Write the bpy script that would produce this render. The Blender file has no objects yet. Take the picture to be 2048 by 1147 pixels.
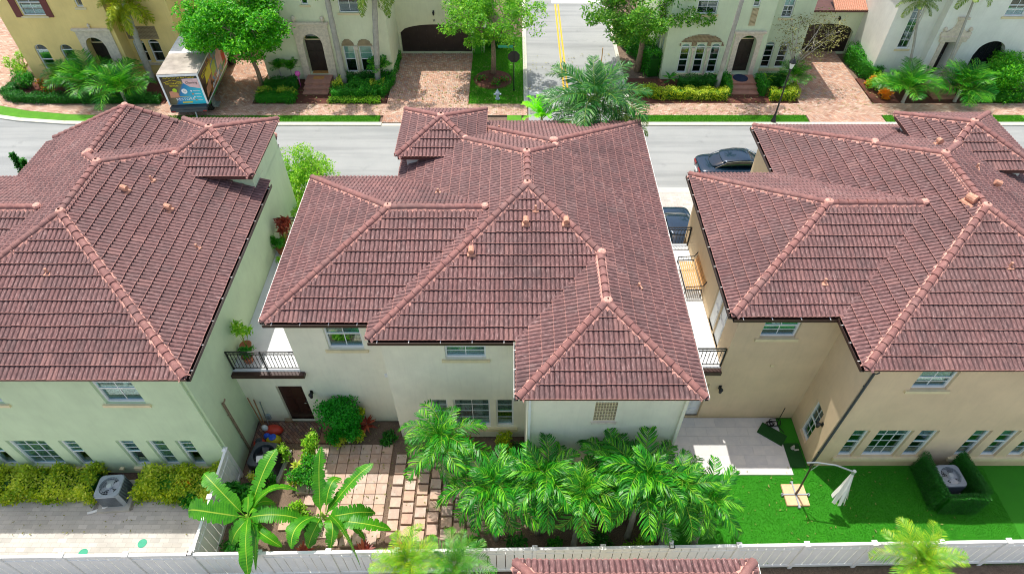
import bpy, bmesh, math, random
import numpy as np
from mathutils import Matrix, Vector
R = math.radians; PI = math.pi
rnd = random.Random(7)
S = bpy.context.scene
COL = S.collection

# ---------------------------------------------------------------- camera, sky, sun, exposure
cam_d = bpy.data.cameras.new('camera'); cam = bpy.data.objects.new('camera', cam_d); COL.objects.link(cam)
cam.location = (0, 0, 22); cam.rotation_euler = (R(43.5), 0, 0)
cam_d.sensor_width = 36; cam_d.lens = 22.57; cam_d.shift_x = -0.0015; cam_d.clip_start = .2; cam_d.clip_end = 600
S.camera = cam
W = bpy.data.worlds.new('World'); S.world = W; W.use_nodes = True
nt = W.node_tree; nt.nodes.clear()
sky = nt.nodes.new('ShaderNodeTexSky'); sky.sky_type = 'NISHITA'; sky.sun_disc = False
sky.sun_elevation = R(71); sky.sun_rotation = R(-32); sky.air_density = 1.0; sky.dust_density = 1.6; sky.ozone_density = 1
bg = nt.nodes.new('ShaderNodeBackground'); bg.inputs[1].default_value = .15
out = nt.nodes.new('ShaderNodeOutputWorld')
wm = nt.nodes.new('ShaderNodeMix'); wm.data_type = 'RGBA'; wm.blend_type = 'MULTIPLY'; wm.inputs[0].default_value = 1; wm.inputs[7].default_value = (1, .87, .74, 1)
nt.links.new(sky.outputs[0], wm.inputs[6]); nt.links.new(wm.outputs[2], bg.inputs[0]); nt.links.new(bg.outputs[0], out.inputs[0])
sun_d = bpy.data.lights.new('sun', 'SUN'); sun_d.energy = 2.3; sun_d.angle = R(.53); sun_d.color = (1, .95, .88)
sun = bpy.data.objects.new('sun', sun_d); COL.objects.link(sun)
sun.rotation_euler = Vector((.19, -.30, -1)).to_track_quat('-Z', 'Y').to_euler()
S.view_settings.view_transform = 'Standard'; S.view_settings.look = 'None'
S.view_settings.exposure = 1.05; S.view_settings.gamma = 1; S.cycles.filter_width = 1.0

# ---------------------------------------------------------------- materials
def hexc(h):
    c = [int(h[i:i+2], 16)/255 for i in (0, 2, 4)]
    return tuple(x/12.92 if x < .04045 else ((x+.055)/1.055)**2.4 for x in c) + (1,)
class NT:
    def __init__(s, name):
        s.m = bpy.data.materials.new(name); s.m.use_nodes = True; s.t = s.m.node_tree
        s.b = s.t.nodes['Principled BSDF']; s.o = s.t.nodes['Material Output']
    def n(s, t, **k):
        x = s.t.nodes.new(t)
        for a, v in k.items(): setattr(x, a, v)
        return x
    def l(s, a, b): s.t.links.new(a, b)
    def noise(s, vec, scale, detail=3, rough=.6):
        x = s.n('ShaderNodeTexNoise'); x.inputs['Scale'].default_value = scale
        x.inputs['Detail'].default_value = detail; x.inputs['Roughness'].default_value = rough
        if vec: s.l(vec, x.inputs['Vector'])
        return x.outputs['Fac']
    def mapping(s, vec, sc):
        x = s.n('ShaderNodeMapping'); x.inputs['Scale'].default_value = sc; s.l(vec, x.inputs['Vector']); return x.outputs[0]
    def ramp(s, fac, stops):
        x = s.n('ShaderNodeValToRGB'); e = x.color_ramp.elements
        while len(e) < len(stops): e.new(.5)
        for i, (p, c) in enumerate(stops): e[i].position = p; e[i].color = c if len(c) == 4 else c+(1,)
        s.l(fac, x.inputs[0]); return x.outputs[0]
    def mix(s, fac, a, b, mode='MIX'):
        x = s.n('ShaderNodeMix', data_type='RGBA', blend_type=mode)
        for v, i in ((fac, 0), (a, 6), (b, 7)):
            if hasattr(v, 'is_linked'): s.l(v, x.inputs[i])
            else: x.inputs[i].default_value = v
        return x.outputs[2]
    def math(s, op, a, b=0.):
        x = s.n('ShaderNodeMath', operation=op)
        for v, i in ((a, 0), (b, 1)):
            if hasattr(v, 'is_linked'): s.l(v, x.inputs[i])
            else: x.inputs[i].default_value = v
        return x.outputs[0]
    def bump(s, h, strength=.3, dist=.02):
        x = s.n('ShaderNodeBump'); x.inputs['Strength'].default_value = strength; x.inputs['Distance'].default_value = dist
        s.l(h, x.inputs['Height']); s.l(x.outputs[0], s.b.inputs['Normal'])
    @property
    def obj(s): return s.n('ShaderNodeTexCoord').outputs['Object']
    @property
    def pos(s): return s.n('ShaderNodeNewGeometry').outputs['Position']
    @property
    def uv(s): return s.n('ShaderNodeTexCoord').outputs['UV']
    @property
    def rand(s):   # one value per loose piece and per object
        a = s.n('ShaderNodeNewGeometry').outputs['Random Per Island']; b = s.n('ShaderNodeObjectInfo').outputs['Random']
        return s.math('FRACT', s.math('ADD', a, s.math('MULTIPLY', b, 7.31)))
    def rough(s, v): s.b.inputs['Roughness'].default_value = v
MAT = {}
def plain(name, c, rough=.6, metal=0., var=.12, nscale=3., bump=0., bscale=60., coat=0.):
    k = NT(name); c = hexc(c) if isinstance(c, str) else c + (1,)
    d = tuple(x*(1-var) for x in c[:3])+(1,); u = tuple(min(1, x*(1+var)) for x in c[:3])+(1,)
    k.l(k.ramp(k.noise(k.pos, nscale, 4), [(.3, d), (.7, u)]), k.b.inputs['Base Color'])
    k.rough(rough); k.b.inputs['Metallic'].default_value = metal; k.b.inputs['Coat Weight'].default_value = coat
    if bump: k.bump(k.noise(k.pos, bscale, 3), bump, .01)
    MAT[name] = k.m; return k.m
def stucco(name, c, var=.10):
    k = NT(name); c = hexc(c)
    base = k.ramp(k.noise(k.pos, .8, 5), [(.25, tuple(x*(1-var) for x in c[:3])+(1,)), (.75, tuple(min(1, x*(1+var)) for x in c[:3])+(1,))])
    sp = k.noise(k.mapping(k.pos, (6, 6, .7)), 1.2, 5, .7)      # faint rain streaks
    base = k.mix(k.ramp(sp, [(.50, (0, 0, 0)), (.85, (.24, .24, .24))]), base, tuple(x*.62 for x in c[:3])+(1,))
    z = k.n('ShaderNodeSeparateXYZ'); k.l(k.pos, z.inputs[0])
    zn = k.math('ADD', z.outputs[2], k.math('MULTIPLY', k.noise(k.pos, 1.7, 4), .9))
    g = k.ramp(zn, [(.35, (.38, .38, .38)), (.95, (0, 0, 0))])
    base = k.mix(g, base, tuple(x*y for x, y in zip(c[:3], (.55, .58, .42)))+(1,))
    k.l(base, k.b.inputs['Base Color']); k.rough(.9)
    k.bump(k.noise(k.pos, 28, 5, .75), .45, .012)
    MAT[name] = k.m; return k.m
def leaf(name, c1, c2, c3=None, trans=.35, rough=.42, sheen=0):
    hx = lambda h: tuple(min(.95, v*f) for v, f in zip(hexc(h)[:3], (1.12, 1.22, .85)))+(1,)
    k = NT(name); st = [(.0, hx(c1)), (.6, hx(c2))] + ([(.93, hx(c3))] if c3 else [])
    col = k.ramp(k.rand, st)
    col = k.mix(.35, col, k.ramp(k.noise(k.pos, 1.6, 3), [(.3, hx(c1)), (.7, hx(c2))]))
    k.l(col, k.b.inputs['Base Color']); k.rough(rough); k.b.inputs['Specular IOR Level'].default_value = .45
    tr = k.n('ShaderNodeBsdfTranslucent'); k.l(k.mix(.5, col, hexc('a8d810'), 'MULTIPLY'), tr.inputs[0])
    k.l(col, tr.inputs[0]); ms = k.n('ShaderNodeMixShader'); ms.inputs[0].default_value = trans
    k.l(k.b.outputs[0], ms.inputs[1]); k.l(tr.outputs[0], ms.inputs[2]); k.l(ms.outputs[0], k.o.inputs[0])
    MAT[name] = k.m; return k.m

def tile_mat():
    k = NT('roof_tile'); r = k.rand
    cr = k.n('ShaderNodeCombineXYZ'); k.l(k.math('MULTIPLY', r, 91.), cr.inputs[0]); k.l(k.math('MULTIPLY', r, 37.), cr.inputs[1])
    va = k.n('ShaderNodeVectorMath', operation='ADD'); k.l(k.mapping(k.uv, (20, 3.2, 1)), va.inputs[0]); k.l(cr.outputs[0], va.inputs[1])
    st = k.noise(va.outputs[0], 1.6, 5, .7)
    base = k.ramp(st, [(.30, hexc('40302f')), (.45, hexc('6a4a49')), (.57, hexc('8a6562')), (.72, hexc('c0aca6'))])
    big = k.noise(k.pos, .42, 5, .6)
    base = k.mix(k.ramp(big, [(.42, (0, 0, 0)), (.72, (.55, .55, .55))]), base, hexc('4a3839'))
    base = k.mix(k.ramp(k.noise(k.pos, .9, 5, .7), [(.55, (0, 0, 0)), (.8, (.35, .35, .35))]), base, hexc('9a8b84'))
    base = k.mix(k.ramp(k.noise(k.pos, .16, 2), [(.4, (0, 0, 0)), (.62, (.35, .35, .35))]), base, hexc('6a5653'))
    md = k.ramp(k.math('MULTIPLY', k.noise(k.pos, 1.1, 6, .75), k.noise(k.pos, .3, 3)), [(.28, (0, 0, 0)), (.42, (.5, .5, .5))]); base = k.mix(md, base, hexc('352b2c'))
    base = k.mix(k.ramp(r, [(.965, (0, 0, 0)), (.97, (.2, .2, .2))]), base, hexc('b08a80'))
    base = k.mix(k.math('MULTIPLY', r, .16), base, hexc('95564f'))
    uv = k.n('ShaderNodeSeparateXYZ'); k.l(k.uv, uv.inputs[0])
    rl = k.math('ABSOLUTE', k.math('SINE', k.math('MULTIPLY', uv.outputs[0], PI/.15)))          # roll shading put into the colour: troughs darkened between the crests
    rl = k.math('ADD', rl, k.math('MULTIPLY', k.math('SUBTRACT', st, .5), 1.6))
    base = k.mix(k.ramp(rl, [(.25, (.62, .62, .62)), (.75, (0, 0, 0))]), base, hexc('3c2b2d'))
    edge = k.ramp(uv.outputs[1], [(0.010, (1, 1, 1)), (.03, (0, 0, 0))])     # paler pinkish band along the butt
    base = k.mix(k.math('MULTIPLY', edge, .55), base, hexc('b88478'))
    k.l(base, k.b.inputs['Base Color']); k.rough(.75)
    k.bump(k.noise(k.pos, 70, 4), .35, .006)
    MAT['tile'] = k.m
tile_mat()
def cap_mat():
    k = NT('ridge_cap'); n = k.noise(k.pos, 5, 5, .7)
    b = k.ramp(n, [(.3, hexc('6a4846')), (.5, hexc('8a5f5a')), (.72, hexc('aa7e74'))])
    b = k.mix(k.math('MULTIPLY', k.rand, .5), b, hexc('8a5c54'))
    b = k.mix(k.ramp(k.noise(k.pos, .5, 3), [(.45, (0, 0, 0)), (.7, (.45, .45, .45))]), b, hexc('645a58'))
    k.l(b, k.b.inputs['Base Color']); k.rough(.8); k.bump(k.noise(k.pos, 60, 4), .4, .006); MAT['cap'] = k.m
cap_mat()
plain('mortar', 'd8a090', .95, var=.22, nscale=9, bump=.8, bscale=30)
plain('deck', '3a2a28', .95); plain('fascia', '5b3a34', .6, bump=.1)
plain('gutter', '3b2520', .45); plain('gutter_in', '171311', .8); plain('strap', 'e8e6e0', .4)
plain('white', 'e9ebea', .45, var=.05, bump=.08); plain('vent', 'c8937a', .85, var=.3, nscale=14)
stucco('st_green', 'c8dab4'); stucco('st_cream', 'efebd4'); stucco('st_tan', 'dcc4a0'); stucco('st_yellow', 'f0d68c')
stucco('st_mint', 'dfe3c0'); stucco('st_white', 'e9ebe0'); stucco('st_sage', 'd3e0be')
plain('trim', 'e2d3a8', .8, var=.08, bump=.2); plain('coral', 'd9cdb8', .9, var=.16, nscale=6, bump=.5, bscale=22)
plain('shutter', '6d3230', .5); plain('door_dark', '3a2019', .4, var=.25, nscale=8); plain('door_black', '2e2523', .38, var=.2)
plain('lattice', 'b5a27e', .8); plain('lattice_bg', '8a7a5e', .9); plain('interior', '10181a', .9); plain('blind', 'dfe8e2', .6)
plain('iron', '15181a', .45, var=.2); plain('bronze', '3a2e28', .4); plain('steel', '9fa9ad', .35, metal=.7)
plain('vinyl', 'f2f1ec', .35, var=.06, nscale=1.2, bump=.05); plain('pvc', 'd9dcda', .4)
plain('ac_grey', '9aa4ab', .45, metal=.1, var=.12, nscale=6); plain('ac_dark', '3b444a', .5); plain('fan', 'b8c0c4', .4, metal=.3)
plain('ac_old', '3e464c', .45, var=.25)
plain('wood', 'cfa268', .55, var=.2, nscale=12); plain('handle_wood', '9a6f45', .7, var=.2)
plain('red', 'c8402c', .5, var=.1); plain('blue', '2155c8', .45); plain('terracotta', 'b06a4a', .8); plain('limeyellow', 'b9b51e', .5)
plain('lightblue', 'a9c4dc', .5); plain('rubber', '121212', .85); plain('concrete', 'b0aea4', .9, var=.12, bump=.4)
plain('canvas', 'e8e9e0', .9, var=.06); plain('slab', 'e0b98f', .85, var=.12, nscale=7, bump=.2); plain('mat_green', '164a16', .98, var=.3, nscale=40, bump=1, bscale=160)
plain('mat_orange', 'c79050', .9); plain('mat_blue', '22304a', .95); plain('sign_green', '1d8f6c', .5); plain('pink', 'd860b0', .5)
plain('hydrant', 'a8bcc8', .35); plain('bark', '8a7762', .95, var=.35, nscale=9, bump=.8, bscale=26); plain('bark_pale', 'b9b3a6', .9, var=.2, nscale=8, bump=.4)
plain('palm_trunk', 'a9a69a', .9, var=.18, nscale=4, bump=.5, bscale=14); plain('stalk', '8fa63a', .6); plain('brown_frond', '9a6a34', .8, var=.3)
plain('curb', 'c4c2b4', .9, var=.07, bump=.3); plain('cover', '2f9e7c', .6); plain('tree_branch', 'b6afa0', .9)
plain('yellow_line', 'e0a92a', .8, var=.14, nscale=5); plain('white_line', 'd9dbd6', .8, var=.14, nscale=6)
plain('red_flower', 'b0201c', .6); plain('orange_flower', 'f08a10', .6, var=.2)

def ground_mat(name, stops, s1=.8, s2=30., bump=.3, rough=.95, stops2=None, f=.5):
    k = NT(name); c = k.ramp(k.noise(k.pos, s1, 6, .65), [(a, hexc(b)) for a, b in stops])
    if stops2: c = k.mix(f, c, k.ramp(k.noise(k.pos, s2, 3), [(a, hexc(b)) for a, b in stops2]))
    k.l(c, k.b.inputs['Base Color']); k.rough(rough); k.bump(k.noise(k.pos, s2, 4, .7), bump, .015); MAT[name] = k.m
ground_mat('soil', [(.3, '54453a'), (.7, '857060')], 1.5, 26, .9, stops2=[(.3, '3c3028'), (.7, '98826c')])
ground_mat('mulch', [(.3, '3a1f18'), (.7, '6e3b2c')], 2.5, 34, .9, stops2=[(.35, '22120e'), (.7, '80503c')])
ground_mat('gravel', [(.3, '5e5852'), (.7, 'a39c92')], 2., 42, .9, stops2=[(.4, '4a4642'), (.6, 'c4beb4')])
ground_mat('asphalt', [(.25, '8c9190'), (.75, 'a3a6a4')], .35, 90, .3, stops2=[(.3, '7c8080'), (.7, 'b2b4b0')], f=.4)
ground_mat('turf', [(.3, '1f7408'), (.7, '2f920a')], .9, 120, .9, stops2=[(.35, '175a08'), (.65, '3f9c10')], f=.55)
ground_mat('grass', [(.3, '3f7f12'), (.7, '5ca31a')], 1.4, 90, .9, stops2=[(.3, '2a5c10'), (.7, '6cab2c')], f=.5)
ground_mat('deck_white', [(.3, 'c4ccd0'), (.7, 'e4e8e8')], 1., 40, .2, stops2=[(.3, 'cdd3d4'), (.7, 'e8eaea')], f=.4, rough=.8)
def asphalt_wear():
    m_ = MAT['asphalt']; t = m_.node_tree; b = t.nodes['Principled BSDF']; src = b.inputs['Base Color'].links[0].from_socket; k = NT.__new__(NT); k.m, k.t, k.b, k.o = m_, t, b, t.nodes['Material Output']
    tr = k.ramp(k.noise(k.mapping(k.pos, (.06, .9, 1)), 1.3, 4), [(.45, (0, 0, 0)), (.65, (.35, .35, .35))]); c = k.mix(tr, src, hexc('5c6162'))
    c = k.mix(k.ramp(k.noise(k.pos, .9, 5), [(.62, (0, 0, 0)), (.75, (.3, .3, .3))]), c, hexc('55595a')); k.l(c, b.inputs['Base Color'])
asphalt_wear()
def paver_mat(name, cols, sc=(1, 1), bw=.2, rh=.1, mortar='6c6258', rot=0., ms=.008):
    k = NT(name); mp = k.n('ShaderNodeMapping'); mp.inputs['Rotation'].default_value = (0, 0, rot); k.l(k.pos, mp.inputs[0])
    b = k.n('ShaderNodeTexBrick'); k.l(mp.outputs[0], b.inputs['Vector']); b.offset = .5
    b.inputs['Scale'].default_value = 1; b.inputs['Brick Width'].default_value = bw; b.inputs['Row Height'].default_value = rh
    b.inputs['Mortar Size'].default_value = ms; b.inputs['Mortar Smooth'].default_value = .3; b.inputs['Bias'].default_value = 0
    b.inputs['Color1'].default_value = (0, 0, 0, 1); b.inputs['Color2'].default_value = (1, 1, 1, 1); b.inputs['Mortar'].default_value = (.5, .5, .5, 1)
    v = k.ramp(b.outputs['Color'], [(i/(len(cols)-1), hexc(c)) for i, c in enumerate(cols)])
    st = k.ramp(k.noise(k.pos, .9, 5, .6), [(.3, (.78, .78, .78)), (.7, (1.08, 1.08, 1.08))])
    v = k.mix(1., v, st, 'MULTIPLY'); v = k.mix(b.outputs['Fac'], v, hexc(mortar))
    k.l(v, k.b.inputs['Base Color']); k.rough(.9); inv = k.math('SUBTRACT', 1., b.outputs['Fac'])
    k.bump(k.math('ADD', inv, k.math('MULTIPLY', k.noise(k.pos, 60, 3), .4)), .6, .006); MAT[name] = k.m
paver_mat('pav_red', ['a8785f', 'c49c84', 'b38a76', 'd2b49c', 'a09088'], rot=R(45))
paver_mat('pav_red2', ['a77b64', 'c9a790', 'b6947f', 'd6bda8'], bw=.22, rh=.11)
paver_mat('pav_pale', ['b2afa8', 'c4c0b8', 'bab6ae', 'ccc8c0'], bw=.32, rh=.16, mortar='9a958c', ms=.004)
paver_mat('pav_brown', ['7c5a4c', '96705c', '6e5a54', 'a58672'], bw=.2, rh=.1, mortar='3c302a', rot=R(45))
def stone_mat(name, cols, bump=.4):
    k = NT(name); c = k.ramp(k.rand, [(i/(len(cols)-1), hexc(x)) for i, x in enumerate(cols)])
    c = k.mix(.5, c, k.ramp(k.noise(k.pos, 3, 5, .6), [(i/(len(cols)-1)*.6+.2, hexc(x)) for i, x in enumerate(cols)]))
    k.l(c, k.b.inputs['Base Color']); k.rough(.9); k.bump(k.noise(k.pos, 45, 4), bump, .006); MAT[name] = k.m
stone_mat('stone_warm', ['bf9e88', 'd2b59c', 'b49686', 'cebcac', 'aea096']); stone_mat('stone_dark', ['96664e', 'b07c58', '8c6a58', 'a88468'])
stone_mat('travertine', ['c9c8c4', 'd6d3cc', 'c2c2c0', 'dcd9d2'], .15); stone_mat('brick_step', ['a06c58', 'b98672', '94705f', 'c49a84'])
def glass():
    k = NT('window_glass'); k.t.nodes.remove(k.b)
    t = k.n('ShaderNodeBsdfTransparent'); t.inputs[0].default_value = (.82, .94, .92, 1)
    g = k.n('ShaderNodeBsdfGlossy'); g.inputs['Roughness'].default_value = .03; g.inputs[0].default_value = (.8, .95, 1, 1)
    bw = k.n('ShaderNodeLayerWeight'); bw.inputs[0].default_value = .35
    f = k.math('ADD', k.math('MULTIPLY', bw.outputs['Fresnel'], .7), .05)
    m = k.n('ShaderNodeMixShader'); k.l(f, m.inputs[0]); k.l(t.outputs[0], m.inputs[1]); k.l(g.outputs[0], m.inputs[2]); k.l(m.outputs[0], k.o.inputs[0])
    MAT['glass'] = k.m
glass()
plain('car_paint', '0b2c42', .2, metal=.35, var=.03, coat=1.); plain('car_glass', '0a2030', .04, var=.02, coat=.6); plain('chrome', 'b8bec2', .2, metal=.9)
plain('tyre', '17181a', .85); plain('tail', '8a1010', .25)
leaf('lf_tree', '2c7a12', '4fae1c', '9be02a', .4); leaf('lf_oak', '3f7f18', '6bb024', 'b6dc4c', .4); leaf('lf_oak2', '33701c', '5f9c2a', 'a4c848', .4)
leaf('lf_hedge', '1c6616', '2f8f1c', '6cc02c'); leaf('lf_dark', '164f18', '27781f', '4f9f30'); leaf('lf_thuja', '0f7012', '1c961a', '45bf2a')
leaf('lf_croton', '5a8a14', 'aab81c', 'ece434'); leaf('lf_croton2', '7da424', 'd4d640', 'f6f27c'); leaf('lf_red', '7a2a2a', 'a04038', 'd0705c')
leaf('lf_palm', '145614', '2a8e1a', '92dc38', .35, .4); leaf('lf_palm2', '1c6014', '34941c', '98d034', .35, .45); leaf('lf_palm_dark', '16501e', '2a7228', '6ca048', .3, .4); leaf('lf_fox', '6f8a12', 'a3ab18', 'd9cf2c', .4)
leaf('lf_fox2', '4d7028', '769236', 'b4bc5c', .35); leaf('lf_date', '4a8c1c', '7cb02a', 'd0cc34', .3); leaf('lf_date2', '2c6c1c', '4a9430', '88b840', .3)
leaf('lf_lime', '6fd010', '8fe81c', 'c4f040', .45); leaf('lf_brown', '6a6238', '8c8858', 'a8a070', .2); leaf('lf_light', '5f9c1c', '8cc22c', 'd4e468', .45)
leaf('lf_box', '0f4a10', '1f6f18', '3c922a', .2); leaf('lf_orange', 'd87010', 'f09818', 'f8c040', .3); leaf('lf_grass', '2a7010', '4a9a1a', '86c634', .3)
leaf('lf_turf', '1a660a', '2f8c0e', '52b01a', .2)
def banana_mat():
    k = NT('banana_leaf'); uv = k.n('ShaderNodeSeparateXYZ'); k.l(k.uv, uv.inputs[0])
    w = k.n('ShaderNodeTexWave', wave_type='BANDS', bands_direction='X'); w.inputs['Scale'].default_value = 9; w.inputs['Distortion'].default_value = 1.2
    k.l(k.uv, w.inputs['Vector'])
    c = k.ramp(w.outputs['Fac'], [(0, hexc('349a12')), (1, hexc('5cc01c'))])
    c = k.mix(.5, c, k.ramp(k.noise(k.pos, 2.2, 5), [(.35, hexc('1a6410')), (.65, hexc('74c41c'))]))
    c = k.mix(k.math('MULTIPLY', k.n('ShaderNodeObjectInfo').outputs['Random'], .3), c, hexc('1c6a14'))
    mid = k.ramp(k.math('ABSOLUTE', uv.outputs[1]), [(.03, (1, 1, 1)), (.07, (0, 0, 0))]); c = k.mix(mid, c, hexc('bcd84a'))
    k.l(c, k.b.inputs['Base Color']); k.rough(.45); k.bump(w.outputs['Fac'], .3, .01)
    tr = k.n('ShaderNodeBsdfTranslucent'); k.l(c, tr.inputs[0]); ms = k.n('ShaderNodeMixShader'); ms.inputs[0].default_value = .4
    k.l(k.b.outputs[0], ms.inputs[1]); k.l(tr.outputs[0], ms.inputs[2]); k.l(ms.outputs[0], k.o.inputs[0]); MAT['banana'] = k.m
banana_mat()

# ---------------------------------------------------------------- mesh helpers
WL = {}                                        # world location of every root (roots that hold world-space parts are unrotated)
def props(o, label=None, cat=None, group=None, kind=None):
    for a, v in (('label', label), ('category', cat), ('group', group), ('kind', kind)):
        if v: o[a] = v
    return o
def thing(name, loc, label, cat, group=None, rz=0):
    o = bpy.data.objects.new(name, None); COL.objects.link(o); o.location = loc; o.rotation_euler = (0, 0, rz)
    o.empty_display_size = .3; WL[o.name] = Vector(loc); return props(o, label, cat, group)
def origin_of(p):
    while p is not None:
        if p.name in WL: return WL[p.name]
        p = p.parent
    return Vector((0, 0, 0))
def link(me, name, parent=None, mw=None, loc=None):
    o = bpy.data.objects.new(name, me); COL.objects.link(o)
    if parent: o.parent = parent
    if mw is not None: o.matrix_local = mw
    if loc: o.location = loc
    return o
class MB:
    def __init__(s): s.v = []; s.f = []; s.m = []; s.uvs = None
    def face(s, pts, mi=0):
        n = len(s.v); s.v += [tuple(p) for p in pts]; s.f.append(tuple(range(n, n+len(pts)))); s.m.append(mi); return s
    def box(s, a, b, mi=0, M=None, tap=0):
        (x0, y0, z0), (x1, y1, z1) = a, b
        p = [(x0, y0, z0), (x1, y0, z0), (x1, y1, z0), (x0, y1, z0), (x0+tap, y0+tap, z1), (x1-tap, y0+tap, z1), (x1-tap, y1-tap, z1), (x0+tap, y1-tap, z1)]
        if M: p = [M @ Vector(q) for q in p]
        n = len(s.v); s.v += [tuple(q) for q in p]
        for f in ((0, 3, 2, 1), (4, 5, 6, 7), (0, 1, 5, 4), (1, 2, 6, 5), (2, 3, 7, 6), (3, 0, 4, 7)):
            s.f.append(tuple(n+i for i in f)); s.m.append(mi)
        return s
    def tube(s, pts, r, n=6, mi=0, cap=True):
        pts = [Vector(p) for p in pts]; r = r if isinstance(r, (list, tuple)) else [r]*len(pts)
        base = len(s.v); prev = None
        for i, p in enumerate(pts):
            d = (pts[min(i+1, len(pts)-1)]-pts[max(i-1, 0)])
            if d.length < 1e-6: d = Vector((0, 0, 1))
            d.normalize(); a = d.cross(Vector((0, 0, 1)) if abs(d.z) < .9 else Vector((1, 0, 0))) if prev is None else prev-d*prev.dot(d)
            a.normalize(); prev = a; b = d.cross(a)
            for k in range(n):
                t = 2*PI*k/n; s.v.append(tuple(p+(a*math.cos(t)+b*math.sin(t))*r[i]))
        for i in range(len(pts)-1):
            for k in range(n):
                s.f.append((base+i*n+k, base+i*n+(k+1) % n, base+(i+1)*n+(k+1) % n, base+(i+1)*n+k)); s.m.append(mi)
        if cap:
            s.f.append(tuple(base+k for k in reversed(range(n)))); s.m.append(mi)
            e = base+(len(pts)-1)*n; s.f.append(tuple(e+k for k in range(n))); s.m.append(mi)
        return s
    def lathe(s, prof, c=(0, 0, 0), n=12, mi=0, M=None):
        base = len(s.v)
        for (r, z) in prof:
            for k in range(n):
                t = 2*PI*k/n; q = Vector((r*math.cos(t), r*math.sin(t), z))
                if M: q = M @ q
                s.v.append(tuple(q+Vector(c)))
        for i in range(len(prof)-1):
            for k in range(n):
                s.f.append((base+i*n+k, base+i*n+(k+1) % n, base+(i+1)*n+(k+1) % n, base+(i+1)*n+k)); s.m.append(mi)
        s.f.append(tuple(base+k for k in reversed(range(n)))); s.m.append(mi)
        e = base+(len(prof)-1)*n; s.f.append(tuple(e+k for k in range(n))); s.m.append(mi); return s
    def prism(s, poly, z0, z1, mi=0):      # plan polygon (ccw) extruded in z
        n = len(poly); b = len(s.v); s.v += [(x, y, z0) for x, y in poly]+[(x, y, z1) for x, y in poly]
        s.f.append(tuple(b+i for i in reversed(range(n)))); s.m.append(mi); s.f.append(tuple(b+n+i for i in range(n))); s.m.append(mi)
        for i in range(n):
            j = (i+1) % n; s.f.append((b+i, b+j, b+n+j, b+n+i)); s.m.append(mi)
        return s
    def mesh(s, name, mats, org=Vector((0, 0, 0)), smooth=False):
        me = bpy.data.meshes.new(name); me.from_pydata([(x-org[0], y-org[1], z-org[2]) for x, y, z in s.v], [], s.f)
        for m in ([mats] if isinstance(mats, str) else mats): me.materials.append(MAT[m])
        if isinstance(mats, (list, tuple)) and len(mats) > 1: me.polygons.foreach_set('material_index', s.m)
        if smooth: me.polygons.foreach_set('use_smooth', [True]*len(s.f))
        me.update(); return me
    def build(s, name, mats, parent=None, smooth=False, local=False, **kw):
        org = Vector((0, 0, 0)) if local or parent is None else origin_of(parent)
        return props(link(s.mesh(name, mats, org, smooth), name, parent), **kw)
    def top(s, name, mats, label, cat, group=None, smooth=False, kind=None):   # a thing that is one mesh: its origin at its base
        a = np.array(s.v); c = Vector(((a[:, 0].min()+a[:, 0].max())/2, (a[:, 1].min()+a[:, 1].max())/2, a[:, 2].min()))
        return props(link(s.mesh(name, mats, c, smooth), name, None, loc=c), label, cat, group, kind)
def np_mesh(name, V, F, mats, mi=None, uv=None, smooth=False):
    me = bpy.data.meshes.new(name); V = np.asarray(V, dtype=np.float32); F = np.asarray(F, dtype=np.int32)
    me.vertices.add(len(V)); me.vertices.foreach_set('co', V.ravel()); k = F.shape[1]
    me.loops.add(F.size); me.loops.foreach_set('vertex_index', F.ravel()); me.polygons.add(len(F))
    me.polygons.foreach_set('loop_start', np.arange(0, F.size, k, dtype=np.int32)); me.polygons.foreach_set('loop_total', np.full(len(F), k, dtype=np.int32))
    for m in ([mats] if isinstance(mats, str) else mats): me.materials.append(MAT[m])
    if mi is not None: me.polygons.foreach_set('material_index', np.asarray(mi, dtype=np.int32))
    if uv is not None: me.uv_layers.new(name='UVMap').data.foreach_set('uv', np.asarray(uv, dtype=np.float32)[F.ravel()].ravel())
    me.polygons.foreach_set('use_smooth', np.full(len(F), smooth)); me.update(calc_edges=True); return me

# ---------------------------------------------------------------- ground
def sheet(name, poly, z, mat, th=.3, kind='structure', **kw):
    m = MB().prism(poly, z-th, z); o = m.build(name, mat); return props(o, kind=kind, **kw)
def rect(x0, y0, x1, y1): return [(x0, y0), (x1, y0), (x1, y1), (x0, y1)]
sheet('ground', rect(-220, -120, 220, 260), -.06, 'soil', .5)
sheet('street', [(-60, 30.5), (-40, 28.9), (-34, 28.5), (-28, 28.4), (60, 28.4), (60, 34.6), (-24, 34.6), (-28, 34.75), (-31, 35.1), (-34, 35.8), (-40, 38.2), (-60, 48)], 0, 'asphalt')
sheet('side_street', rect(.95, 34.6, 7.3, 140), .004, 'asphalt')
def strip(pts, w, z0, z1, name, mat, **kw):
    m = MB()
    for (a, b) in zip(pts[:-1], pts[1:]):
        a = Vector((*a, 0)); b = Vector((*b, 0)); d = (b-a).normalized(); n = Vector((-d.y, d.x, 0))*w
        m.prism([(q.x, q.y) for q in (a, b, b+n, a+n)], z0, z1)
    return m.build(name, mat, **kw)
curbp = [(-60, 48), (-40, 38.2), (-34, 35.8), (-31, 35.1), (-28, 34.75), (-24, 34.62), (-8.2, 34.6)]
strip(curbp, .34, -.2, .08, 'curb', 'curb', kind='structure')
strip([(7.6, 34.6), (60, 34.6)], .34, -.2, .08, 'curb', 'curb', kind='structure')
strip([(-8.2, 34.6), (.8, 34.6)], .3, -.2, .02, 'curb', 'curb', kind='structure')
strip([(-60, 28.0), (60, 28.0)], .42, -.2, .03, 'curb', 'curb', kind='structure')
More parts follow.
